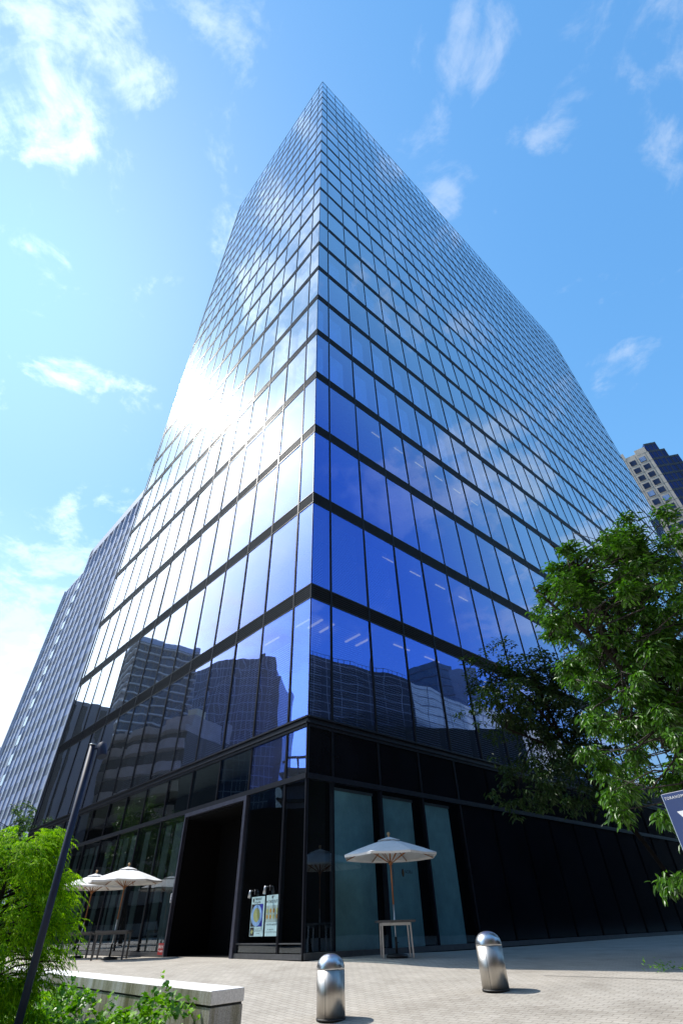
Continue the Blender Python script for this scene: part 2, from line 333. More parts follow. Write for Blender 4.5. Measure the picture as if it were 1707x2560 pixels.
def npmesh(name, V, Fq, mat, parent=None, smooth=False):
    me = bpy.data.meshes.new(name); V = np.asarray(V, np.float32); Fq = np.asarray(Fq, np.int32)
    k = Fq.shape[1]; me.vertices.add(len(V)); me.vertices.foreach_set('co', V.ravel())
    me.loops.add(Fq.size); me.loops.foreach_set('vertex_index', Fq.ravel())
    me.polygons.add(len(Fq)); me.polygons.foreach_set('loop_start', np.arange(0, Fq.size, k, dtype=np.int32))
    me.polygons.foreach_set('loop_total', np.full(len(Fq), k, np.int32))
    me.polygons.foreach_set('use_smooth', np.full(len(Fq), smooth)); me.update(calc_edges=True); me.validate()
    me.materials.append(mat); o = bpy.data.objects.new(name, me); scene.collection.objects.link(o)
    if parent: o.parent = parent
    return o
def thing(name, label, cat, group=None, loc=(0, 0, 0), rz=0.0):
    o = bpy.data.objects.new(name, None); scene.collection.objects.link(o); o.location = loc; o.rotation_euler = (0, 0, rz)
    o.empty_display_size = 0.2; return tag(o, label, cat, group)
def tag(o, label, cat, group=None, kind=None):
    o['label'] = label; o['category'] = cat
    if group: o['group'] = group
    if kind: o['kind'] = kind
    return o
def copy_tree(o, parent=None):
    c = o.copy(); scene.collection.objects.link(c)
    if parent: c.parent = parent
    for ch in list(o.children): copy_tree(ch, c)
    return c
def text_mesh(name, body, size, mat, parent, mtx, extrude=0.001, align='LEFT', spacing=1.0):
    cu = bpy.data.curves.new(name, 'FONT'); cu.body = body; cu.size = size; cu.extrude = extrude; cu.align_x = align; cu.space_character = spacing
    tmp = bpy.data.objects.new(name+'_curve', cu); scene.collection.objects.link(tmp)
    dg = bpy.context.evaluated_depsgraph_get(); me = bpy.data.meshes.new_from_object(tmp.evaluated_get(dg))
    bpy.data.objects.remove(tmp); me.materials.clear(); me.materials.append(mat); me.transform(mtx)
    o = bpy.data.objects.new(name, me); scene.collection.objects.link(o)
    if parent: o.parent = parent
    return o

# ------------------------------------------------------------------ ground
TP = np.array([(0, 0, 0), (-8, 8.5, 0), (-18.8, 19.9, 0), (3.7, 3.35, 0), (8, 7.2, 0), (30, 27, 0), (.85, -5.4, -.441), (3.47, -4.72, -.232),
    (2.2, -.53, 0), (-6.3, 4.5, 0), (-8.25, 6.6, 0), (1.2, -15.6, -.95), (-4, -12, -.85), (-.2, -8.4, -.66), (-4.2, -3.6, -.30), (-7, 0, -.06),
    (6.5, -11, -.45), (8, -4, -.12), (14, 0, 0), (25, 5, 0), (12, -12, -.35), (-15, 6, 0), (0, -2.2, -.10), (-12, -10, -.5), (5, -18, -.95), (3, -1.75, -.09), (6, -3.4, -.12)])
def tps_fit(P):
    n = len(P); X = P[:, :2]; d = np.linalg.norm(X[:, None]-X[None], axis=2)
    K = np.where(d > 0, d*d*np.log(d+1e-12), 0) + np.eye(n)*0.3
    A = np.zeros((n+3, n+3)); A[:n, :n] = K; A[:n, n] = 1; A[:n, n+1:] = X; A[n, :n] = 1; A[n+1:, :n] = X.T
    return np.linalg.solve(A, np.concatenate([P[:, 2], np.zeros(3)]))
TW = tps_fit(TP)
def gz(x, y):
    x = np.asarray(x, float); y = np.asarray(y, float)
    d = np.sqrt((x[..., None]-TP[:, 0])**2+(y[..., None]-TP[:, 1])**2)
    z = (np.where(d > 0, d*d*np.log(d+1e-12), 0)*TW[:-3]).sum(-1)+TW[-3]+TW[-2]*x+TW[-1]*y
    r = np.hypot(x-1, y+3); w = np.clip((34-r)/14, 0, 1); w = w*w*(3-2*w)
    z = z*w
    back = y+0.0 - np.minimum(0.902*x, -1.06*x)*0    # keep level behind the facades
    return np.clip(z, -1.2, 0.06)
axis = np.concatenate([[-3000, -1200, -500, -200, -100, -60], np.arange(-40, -16, 1.5), np.arange(-16, 16.01, 0.35), np.arange(17.5, 41, 1.5), [60, 100, 200, 500, 1200, 3000]])
gx, gy = np.meshgrid(axis, axis, indexing='ij'); gzv = gz(gx, gy); N = len(axis)
idx = np.arange(N*N).reshape(N, N)
Fq = np.stack([idx[:-1, :-1], idx[1:, :-1], idx[1:, 1:], idx[:-1, 1:]], -1).reshape(-1, 4)
ground = npmesh('plaza_ground', np.stack([gx, gy, gzv], -1).reshape(-1, 3), Fq, PAVE, smooth=True); ground['kind'] = 'structure'

# ------------------------------------------------------------------ main tower
dL = Vector((-0.68559, 0.72799, 0)); nL = Vector((-0.72799, -0.68559, 0))
dR = Vector((0.74230, 0.67006, 0)); nR = Vector((0.67006, -0.74230, 0))
Zv = Vector((0, 0, 1)); FL = 4.74496
LEN_L, LEN_R = 27.39, 79.3
def fp(side, s, z, o=0.0):
    d, n = (dL, nL) if side == 'L' else (dR, nR)
    return d*s + n*o + Zv*z
def fbox(mb, side, s0, s1, z0, z1, o0, o1):
    mb.hexa([fp(side, s0, z0, o1), fp(side, s1, z0, o1), fp(side, s1, z0, o0), fp(side, s0, z0, o0),
             fp(side, s0, z1, o1), fp(side, s1, z1, o1), fp(side, s1, z1, o0), fp(side, s0, z1, o0)])
mulL = [1.03+1.99*i for i in range(14)]; mulR = [0.97+2.01*i for i in range(39)]
edL = [0.0]+mulL[:13]+[1.03+1.99*13, LEN_L]; edL = sorted(set(edL)); edR = [0.0]+mulR+[LEN_R]; edR = sorted(set(e for e in edR if e <= LEN_R))
if edR[-1]-edR[-2] < 0.3: edR.pop(-2)
bt = lambda k: (k+1.2192)*FL            # top of band k
BH = 0.63
ZT = 119.2; Z0 = 5.43; Z1 = 5.66; ZTR = 3.95
tower = thing('office_tower', 'tall dark-framed glass office tower standing on its sharp corner in the middle', 'building')
floors = [(Z1, bt(1)-BH)] + [(bt(k), bt(k+1)-BH) for k in range(1, 22)]
panes = []                                # (sortkey, side, s0, s1, z0, z1, material)
for side, ed in (('L', edL), ('R', edR)):
    for i in range(len(ed)-1):
        a, b = ed[i]+0.03, ed[i+1]-0.03
        if i == 0: a = 0.012
        for z0, z1 in floors: panes.append((side, a, b, z0, z1, G_UP))
        panes.append((side, a, b, bt(22)+0.06, bt(22)+4.4, G_CLR)); panes.append((side, a, b, bt(22)+4.5, ZT, G_CLR))
        if side == 'L':
            panes.append((side, a, b, ZTR+0.10, Z0-0.1, G_LOW if i > 1 else G_UP))
            if not (3.0 < (a+b)/2 < 7.0): panes.append((side, a, b, 0.14, ZTR-0.06, G_LOW))
        else:
            if i < 4: panes.append((side, a, b, 0.16, ZTR-0.06, G_LOW))
def pane_quad(mb, q):
    side, a, b, z0, z1, _ = q
    t1, t2 = rng.normal(0, 0.0024, 2)
    o = [0.0+t1*(-1)+t2*(-1), t1-t2, t1+t2, -t1+t2]; sc = (b-a)
    P = [fp(side, a, z0, o[0]*sc), fp(side, b, z0, o[1]*sc), fp(side, b, z1, o[2]*sc), fp(side, a, z1, o[3]*sc)]
    if side == 'L': P = P[::-1]
    mb.quad(*P)
key = lambda q: ((fp(q[0], (q[1]+q[2])/2, (q[3]+q[4])/2)-CAM).length_squared) / max(1e-6, (q[2]-q[1])*(q[4]-q[3])*abs((fp(q[0], (q[1]+q[2])/2, (q[3]+q[4])/2)-CAM).normalized().dot(nL if q[0] == 'L' else nR)))
panes.sort(key=key)
for q in panes[:100]:
    mb = MB(); pane_quad(mb, q); mb.build('window_pane', q[5], tower)
mb = MB(); mlist = [G_UP, G_LOW, G_CLR]
for q in panes[100:]:
    mb.cur = mlist.index(q[5]); pane_quad(mb, q)
o = mb.build('window_pane', mlist, tower); o['kind'] = 'stuff'
# opaque dark panels along the lower right facade
for i in range(len(edR)-1):
    mb = MB(); a, b = edR[i]+0.03, edR[i+1]-0.03
    if i == 0: a = 0.05
    fbox(mb, 'R', a, b, ZTR+0.10, Z0-0.08, -0.05, -0.004)
    if i >= 4: fbox(mb, 'R', a, b, 0.16, ZTR-0.06, -0.05, -0.004)
    mb.build('spandrel_panel', PANEL, tower)
# mullions: twin fins with a dark joint
for side, ms, ln in (('L', mulL, LEN_L), ('R', mulR, LEN_R)):
    for s in ms:
        if s > ln-0.2: continue
        mb = MB()
        for zz0, zz1 in ((0.0, ZTR-0.05), (ZTR+0.09, Z0-0.09), (Z1+0.002, ZT)):
            if side == 'L' and 3.5 < s < 6.5 and zz0 == 0.0: continue
            mb.cur = 1 if side == 'R' and zz0 < Z0-1 and s > 7 else 0
            fbox(mb, side, s-0.036, s-0.010, zz0, zz1, -0.10, 0.030); fbox(mb, side, s+0.010, s+0.036, zz0, zz1, -0.10, 0.030)
            fbox(mb, side, s-0.010, s+0.010, zz0, zz1, -0.10, 0.004)
        mb.build('mullion', [FRAME, PANEL], tower)
# corner posts and far ends
mb = MB(); c = Vector((0, 0, 0))
fbox(mb, 'L', 0.0, 0.045, 0.0, Z0, -0.05, 0.03); fbox(mb, 'R', 0.005, 0.045, 0.0, Z0, -0.05, 0.028)
fbox(mb, 'L', 0.0, 0.02, Z1, ZT, -0.02, 0.012); fbox(mb, 'R', 0.003, 0.02, Z1, ZT, -0.02, 0.010)
mb.build('corner_post', FRAME, tower)
mb = MB(); fbox(mb, 'L', LEN_L-0.04, LEN_L, 0, ZT, -0.3, 0.03); mb.build('end_post', FRAME, tower)
mb = MB(); fbox(mb, 'R', LEN_R-0.04, LEN_R, 0, ZT, -0.3, 0.03); mb.build('end_post', FRAME, tower)
# louvered spandrel bands
for k in range(1, 23):
    mb = MB(); zt = bt(k); zb = zt-BH
    for side, ln in (('L', LEN_L), ('R', LEN_R)):
        mb.cur = 1; fbox(mb, side, 0.0, ln, zb+0.02, zt-0.02, -0.12, -0.035)
        mb.cur = 0; nsl = 7 if k < 12 else 5
        if side == 'L': off = 0.0
        for i in range(nsl):
            z = zb+(i+0.5)*BH/nsl; h = BH/nsl*0.27
            # slanted slat
            a0, a1 = -0.02 if side == 'L' else -0.018, ln
            P = [fp(side, a0, z-h, 0.016), fp(side, a1, z-h, 0.016), fp(side, a1, z-h*0.1, -0.03), fp(side, a0, z-h*0.1, -0.03),
                 fp(side, a0, z+h*0.3, 0.020), fp(side, a1, z+h*0.3, 0.020), fp(side, a1, z+h, -0.03), fp(side, a0, z+h, -0.03)]
            mb.hexa(P)
        fbox(mb, side, -0.025 if side == 'L' else -0.022, ln, zt-0.03, zt, -0.1, 0.026); fbox(mb, side, -0.025 if side == 'L' else -0.022, ln, zb, zb+0.03, -0.1, 0.026)
    mb.build('louver_band', [LOUV, BACK], tower)
mb = MB()      # thin rails of the glass crown
for side, ln in (('L', LEN_L), ('R', LEN_R)):
    fbox(mb, side, 0, ln, bt(22)+4.4, bt(22)+4.5, -0.06, 0.03); fbox(mb, side, 0, ln, ZT, ZT+0.06, -0.06, 0.03)
mb.build('crown_rail', FRAME, tower)
mb = MB()      # transition band over the lobby storey
for side, ln in (('L', LEN_L), ('R', LEN_R)):
    e = 0.0 if side == 'L' else 0.003
    fbox(mb, side, -e-0.01, ln, Z1-0.05, Z1, -0.1, 0.075+e); fbox(mb, side, -e, ln, Z0+0.05, Z1-0.05, -0.1, 0.012+e)
    fbox(mb, side, -e-0.01, ln, Z0+0.0, Z0+0.05, -0.1, 0.085+e); fbox(mb, side, -e, ln, Z0-0.09, Z0-0.004, -0.1, 0.04+e)
mb.build('lobby_cornice', FRAME, tower)
mb = MB()
for side, ln in (('L', LEN_L), ('R', LEN_R)):
    e = 0.0 if side == 'L' else 0.003
    fbox(mb, side, -e, ln, ZTR-0.05, ZTR+0.09, -0.1, 0.05+e)
mb.build('transom', FRAME, tower)
mb = MB(); e = 0.0
fbox(mb, 'L', 0.0, 3.0, 0.02, 0.12, -0.1, 0.055); fbox(mb, 'L', 7.0, LEN_L, 0.02, 0.12, -0.1, 0.055); fbox(mb, 'R', 0.0, LEN_R, 0.02, 0.14, -0.1, 0.058)
fbox(mb, 'L', 0.05, 3.0, 0.30, 0.325, -0.06, 0.012); fbox(mb, 'L', 7.0, LEN_L, 0.30, 0.325, -0.06, 0.012)
mb.build('base_rail', ALUD, tower)
mb = MB(); fbox(mb, 'L', -0.05, 3.0, -0.8, 0.018, -0.3, 0.02); fbox(mb, 'L', 7.0, LEN_L, -0.8, 0.018, -0.3, 0.02); fbox(mb, 'R', 0.0, LEN_R, -0.8, 0.018, -0.3, 0.023)
mb.build('plinth', BACK, tower)
# interior: slabs; core and lobby back walls widened to block sun through the glass
slab = [fp('L', LEN_L-.3, 0, -.2), fp('R', 0.0, 0, -.2)+fp('L', 0.0, 0, -.2), fp('R', LEN_R-.3, 0, -.2), fp('R', LEN_R-.3, 0, -.2)+dL*(LEN_L-.4)]
for k in range(1, 23):
    mb = MB(); mb.prism([(p.x, p.y) for p in slab], bt(k)-0.60, bt(k)-0.06); mb.build('floor_slab', SLAB, tower)
mb = MB(); mb.prism([(p.x, p.y) for p in slab], Z0-0.05, Z1-0.06); mb.build('floor_slab', SLAB, tower)
cr = [dR*2.1+dL*2.0, dR*(LEN_R-2)+dL*2.0, dR*(LEN_R-2)+dL*(LEN_L-2), dR*2.1+dL*(LEN_L-2)]
mb = MB(); mb.prism([(p.x, p.y) for p in cr], Z1+0.01, bt(22)-0.7); mb.build('widened_core_wall', CORE, tower)
lb = [dR*1.7+dL*1.2, dR*(LEN_R-1)+dL*1.2, dR*(LEN_R-1)+dL*(LEN_L-1), dR*1.7+dL*(LEN_L-1)]
mb = MB(); mb.prism([(p.x, p.y) for p in lb], 0.0, Z0-0.2); mb.build('widened_lobby_wall', DARKIN, tower)
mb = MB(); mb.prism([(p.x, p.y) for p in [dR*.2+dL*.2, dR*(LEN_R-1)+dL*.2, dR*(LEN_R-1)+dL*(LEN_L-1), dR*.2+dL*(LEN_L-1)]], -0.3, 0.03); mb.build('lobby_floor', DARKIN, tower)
back = [fp('L', LEN_L-.02, 0, -.02), fp('R', LEN_R-.02, 0, -.02), fp('R', LEN_R-.02, 0, -.02)+dL*(LEN_L-.1)]
mb = MB()
for a, b in ((back[0], back[2]), (back[2], back[1])): mb.quad(a, b, b+Zv*bt(22), a+Zv*bt(22))
mb.build('rear_wall', CORE, tower)
# entrance
mb = MB()
fbox(mb, 'L', 2.96, 3.10, 0.0, ZTR-0.05, -0.04, 0.09); fbox(mb, 'L', 6.90, 6.98, 0.0, ZTR-0.05, -0.04, 0.09); fbox(mb, 'L', 3.10, 6.90, ZTR-0.17, ZTR-0.05, -0.04, 0.088)
mb.build('entrance_frame', pmat('entrance_frame_metal', (0.085, 0.09, 0.13), 0.35, 0.6), tower)
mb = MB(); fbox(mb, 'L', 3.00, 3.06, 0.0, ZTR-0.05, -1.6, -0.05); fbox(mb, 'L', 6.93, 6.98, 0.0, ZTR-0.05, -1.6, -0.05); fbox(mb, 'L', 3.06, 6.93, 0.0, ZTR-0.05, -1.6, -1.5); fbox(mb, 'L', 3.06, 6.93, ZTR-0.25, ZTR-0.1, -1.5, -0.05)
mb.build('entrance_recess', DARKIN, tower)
# things behind the glass
def blind(side, s0, s1, z0, z1, mat, name, off=-0.22): 
    mb = MB(); fbox(mb, side, s0, s1, z0, z1, off-0.012, off); mb.build(name, mat, tower)
for k, bays in ((4, range(0, 13)), (5, range(0, 13)), (7, range(1, 7))):
    for i in bays:
        a, b = edR[i], edR[i+1]; blind('R', a+0.10+(0.25 if i == 0 else 0), a+0.10+(b-a)*0.62, bt(k)+0.02, bt(k+1)-BH-0.85, BLIND, 'roller_blind', -0.25)
    for i in range(1, 6):
        a, b = edL[i], edL[i+1]; blind('L', a+0.10, a+0.10+(b-a)*0.6, bt(k)+0.02, bt(k+1)-BH-0.85, BLIND, 'roller_blind', -0.25)
def venetian(side, s0, s1, z0, z1, step=0.075):
    mb = MB(); z = z0
    while z < z1:
        P = [fp(side, s0, z, -0.20), fp(side, s1, z, -0.20), fp(side, s1, z+0.03, -0.25), fp(side, s0, z+0.03, -0.25)]
        mb.hexa(P+[p+Zv*0.004 for p in P]); z += step
    mb.build('venetian_blind', VBLIND, tower)
for i in range(0, 3): venetian('R', edR[i]+0.08, edR[i+1]-(0.35 if i else 0.25), bt(1)+0.03, bt(2)-BH-0.5)
for i in range(0, 10): venetian('R', edR[i]+0.10, edR[i+1]-0.30, Z1+0.12, bt(1)-BH-(0.6 if i < 2 else 2.0), 0.085)
for i in range(1, 8): venetian('L', edL[i]+0.10, edL[i+1]-0.30, Z1+0.12, bt(1)-BH-1.2, 0.085)
lampmb = []
def lamp(side, s, z, depth, ln, along=True):
    mb = MB()
    if along: fbox(mb, side, s, s+ln, z-0.04, z, -depth-0.06, -depth)
    else: fbox(mb, side, s, s+0.09, z-0.05, z, -depth-ln, -depth)
    mb.build('ceiling_lamp', LAMP, tower)
zc1 = bt(1)-BH-0.05; zc2 = bt(2)-BH-0.05; zc4 = bt(4)-BH-0.05
for i in (3, 4): lamp('R', edR[i]+0.12, zc1, 0.7, 1.0)
for i in (1, 2): lamp('R', edR[i]+0.3, zc1, 0.95, 0.9, False); lamp('R', edR[i]+0.9, zc1, 0.95, 0.9, False)
for i in range(3, 7): lamp('R', edR[i]+0.15, zc2, 0.9, 0.8)
for i in range(3, 9): lamp('R', edR[i]+0.12, zc4, 0.8, 0.8)
for i in (1, 2): lamp('L', edL[i]+0.2, zc1, 0.9, 1.1)
# pale green screens of the lower right windows
for i, (a, b) in enumerate(((1.05, 2.66), (3.05, 4.50), (5.03, 6.42))): blind('R', a, b, 0.10, 3.72, SCREEN, 'window_screen', -0.10)
for i, (a, b) in enumerate(((1.05, 2.66), (3.05, 4.50), (5.03, 6.42))): blind('R', a-0.01, b+0.04, 3.72, 3.80, ALUD, 'screen_box', -0.08)
# lobby curtains (pleated)
for i in range(4, 12):
    a, b = edL[i], edL[i+1]
    for (u0, u1) in ((0.10, 0.30), (0.46, 0.62)) if i % 2 else ((0.05, 0.22), (0.60, 0.88)):
        mb = MB(); n = 14
        for j in range(n):
            sA = a+(b-a)*(u0+(u1-u0)*j/n); sB = a+(b-a)*(u0+(u1-u0)*(j+1)/n); oA = -0.55-0.05*math.sin(j*2.1); oB = -0.55-0.05*math.sin((j+1)*2.1)
            P = [fp('L', sA, 0.1, oA), fp('L', sB, 0.1, oB), fp('L', sB, 3.85, oB), fp('L', sA, 3.85, oA)]
            mb.quad(*P)
        mb.build('curtain', CURT, tower)
# logo on the middle screen window: oval emblem and letters
def wallmtx(side, s, z, o):
    d, n = (dL, nL) if side == 'L' else (dR, nR)
    x = d if side == 'R' else -d
    m4 = Matrix((x, Zv, n)).transposed().to_4x4(); m4.translation = fp(side, s, z, o); return m4
lg = thing('window_logo', 'small dark logo with bronze oval on the middle green screen window', 'logo')
mb = MB(); mb.poly([fp('R', 3.70+0.055*math.cos(t), 1.80+0.10*math.sin(t), 0.008) for t in np.linspace(0, 2*math.pi, 24, endpoint=False)]); mb.build('emblem', INK, lg)
mb = MB(); mb.poly([fp('R', 3.71+0.034*math.cos(t), 1.80+0.082*math.sin(t), 0.011) for t in np.linspace(0, 2*math.pi, 24, endpoint=False)]); mb.build('emblem_leaf', BRONZE, lg)
text_mesh('lettering', 'NOBU', 0.12, INK, lg, wallmtx('R', 3.775, 1.79, 0.009))

# ------------------------------------------------------------------ signs on the left facade
def rect(mb, s0, s1, z0, z1, o): mb.quad(fp('L', s1, z0, o), fp('L', s0, z0, o), fp('L', s0, z1, o), fp('L', s1, z1, o))
def oval(mb, s, z, rs, rz, o, n=28): mb.poly([fp('L', s-rs*math.cos(t), z+rz*math.sin(t), o) for t in np.linspace(0, 2*math.pi, n, endpoint=False)])
def poster_base(s0, s1, z0, z1, label):
    P = thing('poster', label, 'poster', 'takeout posters in the window')
    mb = MB(); fbox(mb, 'L', s0, s1, z0, z1, 0.010, 0.020); mb.build('sheet', PAPER, P); return P
P1 = poster_base(1.68, 2.30, 0.46, 1.29, 'blue takeout poster with one big plate of noodles in the entrance window')
mb = MB(); rect(mb, 1.74, 2.28, 0.66, 1.13, 0.0215); mb.build('photo', PHOTOK, P1)
mb = MB(); mb.poly([fp('L', 1.74, .66, .0225), fp('L', 1.74, 1.13, .0225), fp('L', 1.90, 1.13, .0225), fp('L', 1.94, .66, .0225)]); mb.build('photo_corner', PHOTOB, P1)
mb = MB(); oval(mb, 2.02, 0.89, 0.25, 0.23, 0.0235); mb.build('plate', PLATE, P1)
mb = MB(); oval(mb, 2.02, 0.90, 0.155, 0.15, 0.0245); mb.build('noodles', NOODLE, P1)
mb = MB(); rect(mb, 2.10, 2.28, 0.475, 0.645, 0.0225); mb.build('small_photo', PHOTOK, P1)
mb = MB(); mb.poly([fp('L', 2.25, .55, .0235), fp('L', 2.19, .50, .0235), fp('L', 2.13, .56, .0235), fp('L', 2.19, .61, .0235)]); mb.build('dish', NOODLE, P1)
mb = MB(); oval(mb, 2.21, 1.215, 0.033, 0.045, 0.0225); mb.build('emblem', INK, P1)
text_mesh('title', 'TAKEOUT', 0.075, INK, P1, wallmtx('L', 2.155, 1.215, 0.0215), 0.001)
def strokes(mb, s_start, s_end, z, h, o, n, wfrac=0.6):
    """rows of small upright and level strokes standing for lettering too small to read"""
    st = (s_start-s_end)/n
    for i in range(n):
        s = s_start-st*i; w = st*wfrac
        rect(mb, s-w*0.25, s, z, z+h, o); rect(mb, s-w, s-w*0.25, z+h*random.choice((0, .4, .75)), z+h*random.choice((.22, .6, .95))+h*0.05, o)
mb = MB(); strokes(mb, 2.15, 1.86, 1.145, 0.045, 0.0215, 6); strokes(mb, 2.06, 1.74, 0.60, 0.022, 0.0215, 14); strokes(mb, 2.06, 1.76, 0.56, 0.022, 0.0215, 13); strokes(mb, 1.98, 1.84, 0.51, 0.022, 0.0215, 6)
mb.build('caption', INK, P1)
P2 = poster_base(1.02, 1.60, 0.46, 1.30, 'pale takeout poster with two rows of food bowls in the entrance window')
mb = MB(); rect(mb, 1.02, 1.60, 0.74, 1.08, 0.0215); mb.build('photo', PHOTOG, P2)
for r in range(2):
    for cidx in range(4):
        s = 1.55-0.145*cidx-0.02; z = 0.97-0.12*r
        mb = MB(); oval(mb, s, z, 0.055, 0.058, 0.0225, 18); bw = mb.build('bowl', BOWL, P2)
        mb = MB(); oval(mb, s, z, 0.042, 0.045, 0.0235, 14); mb.build('food', FOODR if (r+cidx) % 3 else NOODLE, bw)
text_mesh('title', 'TAKE OUT !', 0.085, INK, P2, wallmtx('L', 1.50, 1.135, 0.0215), 0.001)
text_mesh('menu_line', 'テイクアウト＆デリバリー', 0.046, INK, P2, wallmtx('L', 1.56, 0.675, 0.0215), 0.001)
mb = MB(); oval(mb, 1.33, 1.255, 0.028, 0.032, 0.0225); rect(mb, 1.535, 1.58, 1.14, 1.185, 0.0225); strokes(mb, 1.29, 1.20, 1.255, 0.028, 0.0225, 3); mb.build('emblem', INK, P2)
mb = MB(); strokes(mb, 1.48, 1.20, 0.58, 0.025, 0.0225, 9); strokes(mb, 1.56, 1.08, 0.53, 0.025, 0.0225, 18); mb.build('caption', INK, P2)
def spot(s, label, z=1.33):
    S = thing('spotlight', label, 'spotlight', 'spotlights over the posters')
    mb = MB(); a = fp('L', s, z+0.14, 0.11); b = fp('L', s-0.01, z-0.03, 0.15); mb.tube([a, a+(b-a)*.2, b], [0.022, 0.032, 0.042], 14); mb.build('lamp_head', ALU, S)
    mb = MB(); mb.tube([fp('L', s-.09, z+.11, .02), fp('L', s-.05, z+.13, .08), fp('L', s, z+.10, .12)], 0.008, 6); mb.tube([fp('L', s-.09, z+.04, .02), fp('L', s-.09, z+.15, .02)], 0.012, 6); mb.build('clamp', ALUD, S)
spot(2.27, 'small silver spotlight over the noodle plate poster', 1.30); spot(1.56, 'small silver spotlight over the food bowls poster', 1.36)
RS = thing('warning_sign', 'small red sign with white lettering low beside the dark entrance', 'sign')
mb = MB(); fbox(mb, 'L', 6.99, 7.36, 0.06, 0.34, 0.066, 0.074); mb.build('plate', RED, RS)
mb = MB(); strokes(mb, 7.33, 7.01, 0.215, 0.085, 0.0755, 8, .75); strokes(mb, 7.33, 7.02, 0.125, 0.05, 0.0755, 9, .75); mb.build('lettering', WHITE, RS)
TG = thing('door_notice', 'tiny white notice plate with pictograms on the entrance side frame', 'sign')
mb = MB(); fbox(mb, 'L', 7.06, 7.20, 1.36, 1.60, 0.012, 0.018); mb.build('plate', WHITE, TG)
mb = MB()
for z in (1.56, 1.49): oval(mb, 7.13, z, 0.036, 0.028, 0.0195, 16)
rect(mb, 7.08, 7.17, 1.385, 1.44, 0.0195); mb.build('pictogram', pmat('notice_print', (0.12, 0.18, 0.30), 0.6), TG)

# ------------------------------------------------------------------ bollards
def make_bollard():
    B = thing('bollard', 'x', 'bollard', 'steel bollards on the plaza')
    mb = MB(); mb.lathe([(0.200, 0.0), (0.200, 0.018)], 40); mb.build('base_ring', GROOVE, B)
    mb = MB(); mb.lathe([(0.193, 0.018), (0.193, 0.524)], 48); mb.build('post', STEEL, B)
    mb = MB(); mb.lathe([(0.190, 0.524), (0.190, 0.528)], 40); mb.build('joint', GROOVE, B)
    prof = [(0.194, 0.528), (0.194, 0.540)]+[(0.194*math.cos(t)**0.9, 0.540+0.165*math.sin(t)) for t in np.linspace(0.05, math.pi/2-0.03, 16)]
    mb = MB(); mb.lathe(prof, 48); mb.build('dome_cap', STEELD, B)
    mb = MB(); mb.box((-0.004, -0.1945, 0.02), (0.004, 0, 0), (0, 0.01, 0), (0, 0, 0.5)); 
    for a in (2.2,): mb.box((0.194*math.cos(a)-.002, -abs(0.194*math.sin(a)), 0.44), (0.012, 0, 0), (0, 0.01, 0), (0, 0, 0.03))
    mb.build('seam', GROOVE, B)
    return B
b1 = make_bollard(); b1.location = (0.852, -5.40, float(gz(0.852, -5.40))); b1.rotation_euler.z = -0.35; b1.scale = (1.1, 1.1, 1.02)
b1['label'] = 'domed steel bollard in front of the tower corner, nearer to the granite planter'
b2 = copy_tree(b1); b2.location = (3.473, -4.72, float(gz(3.473, -4.72))); b2.rotation_euler.z = -0.55
b2['label'] = 'domed steel bollard to the right of the single umbrella and its table'

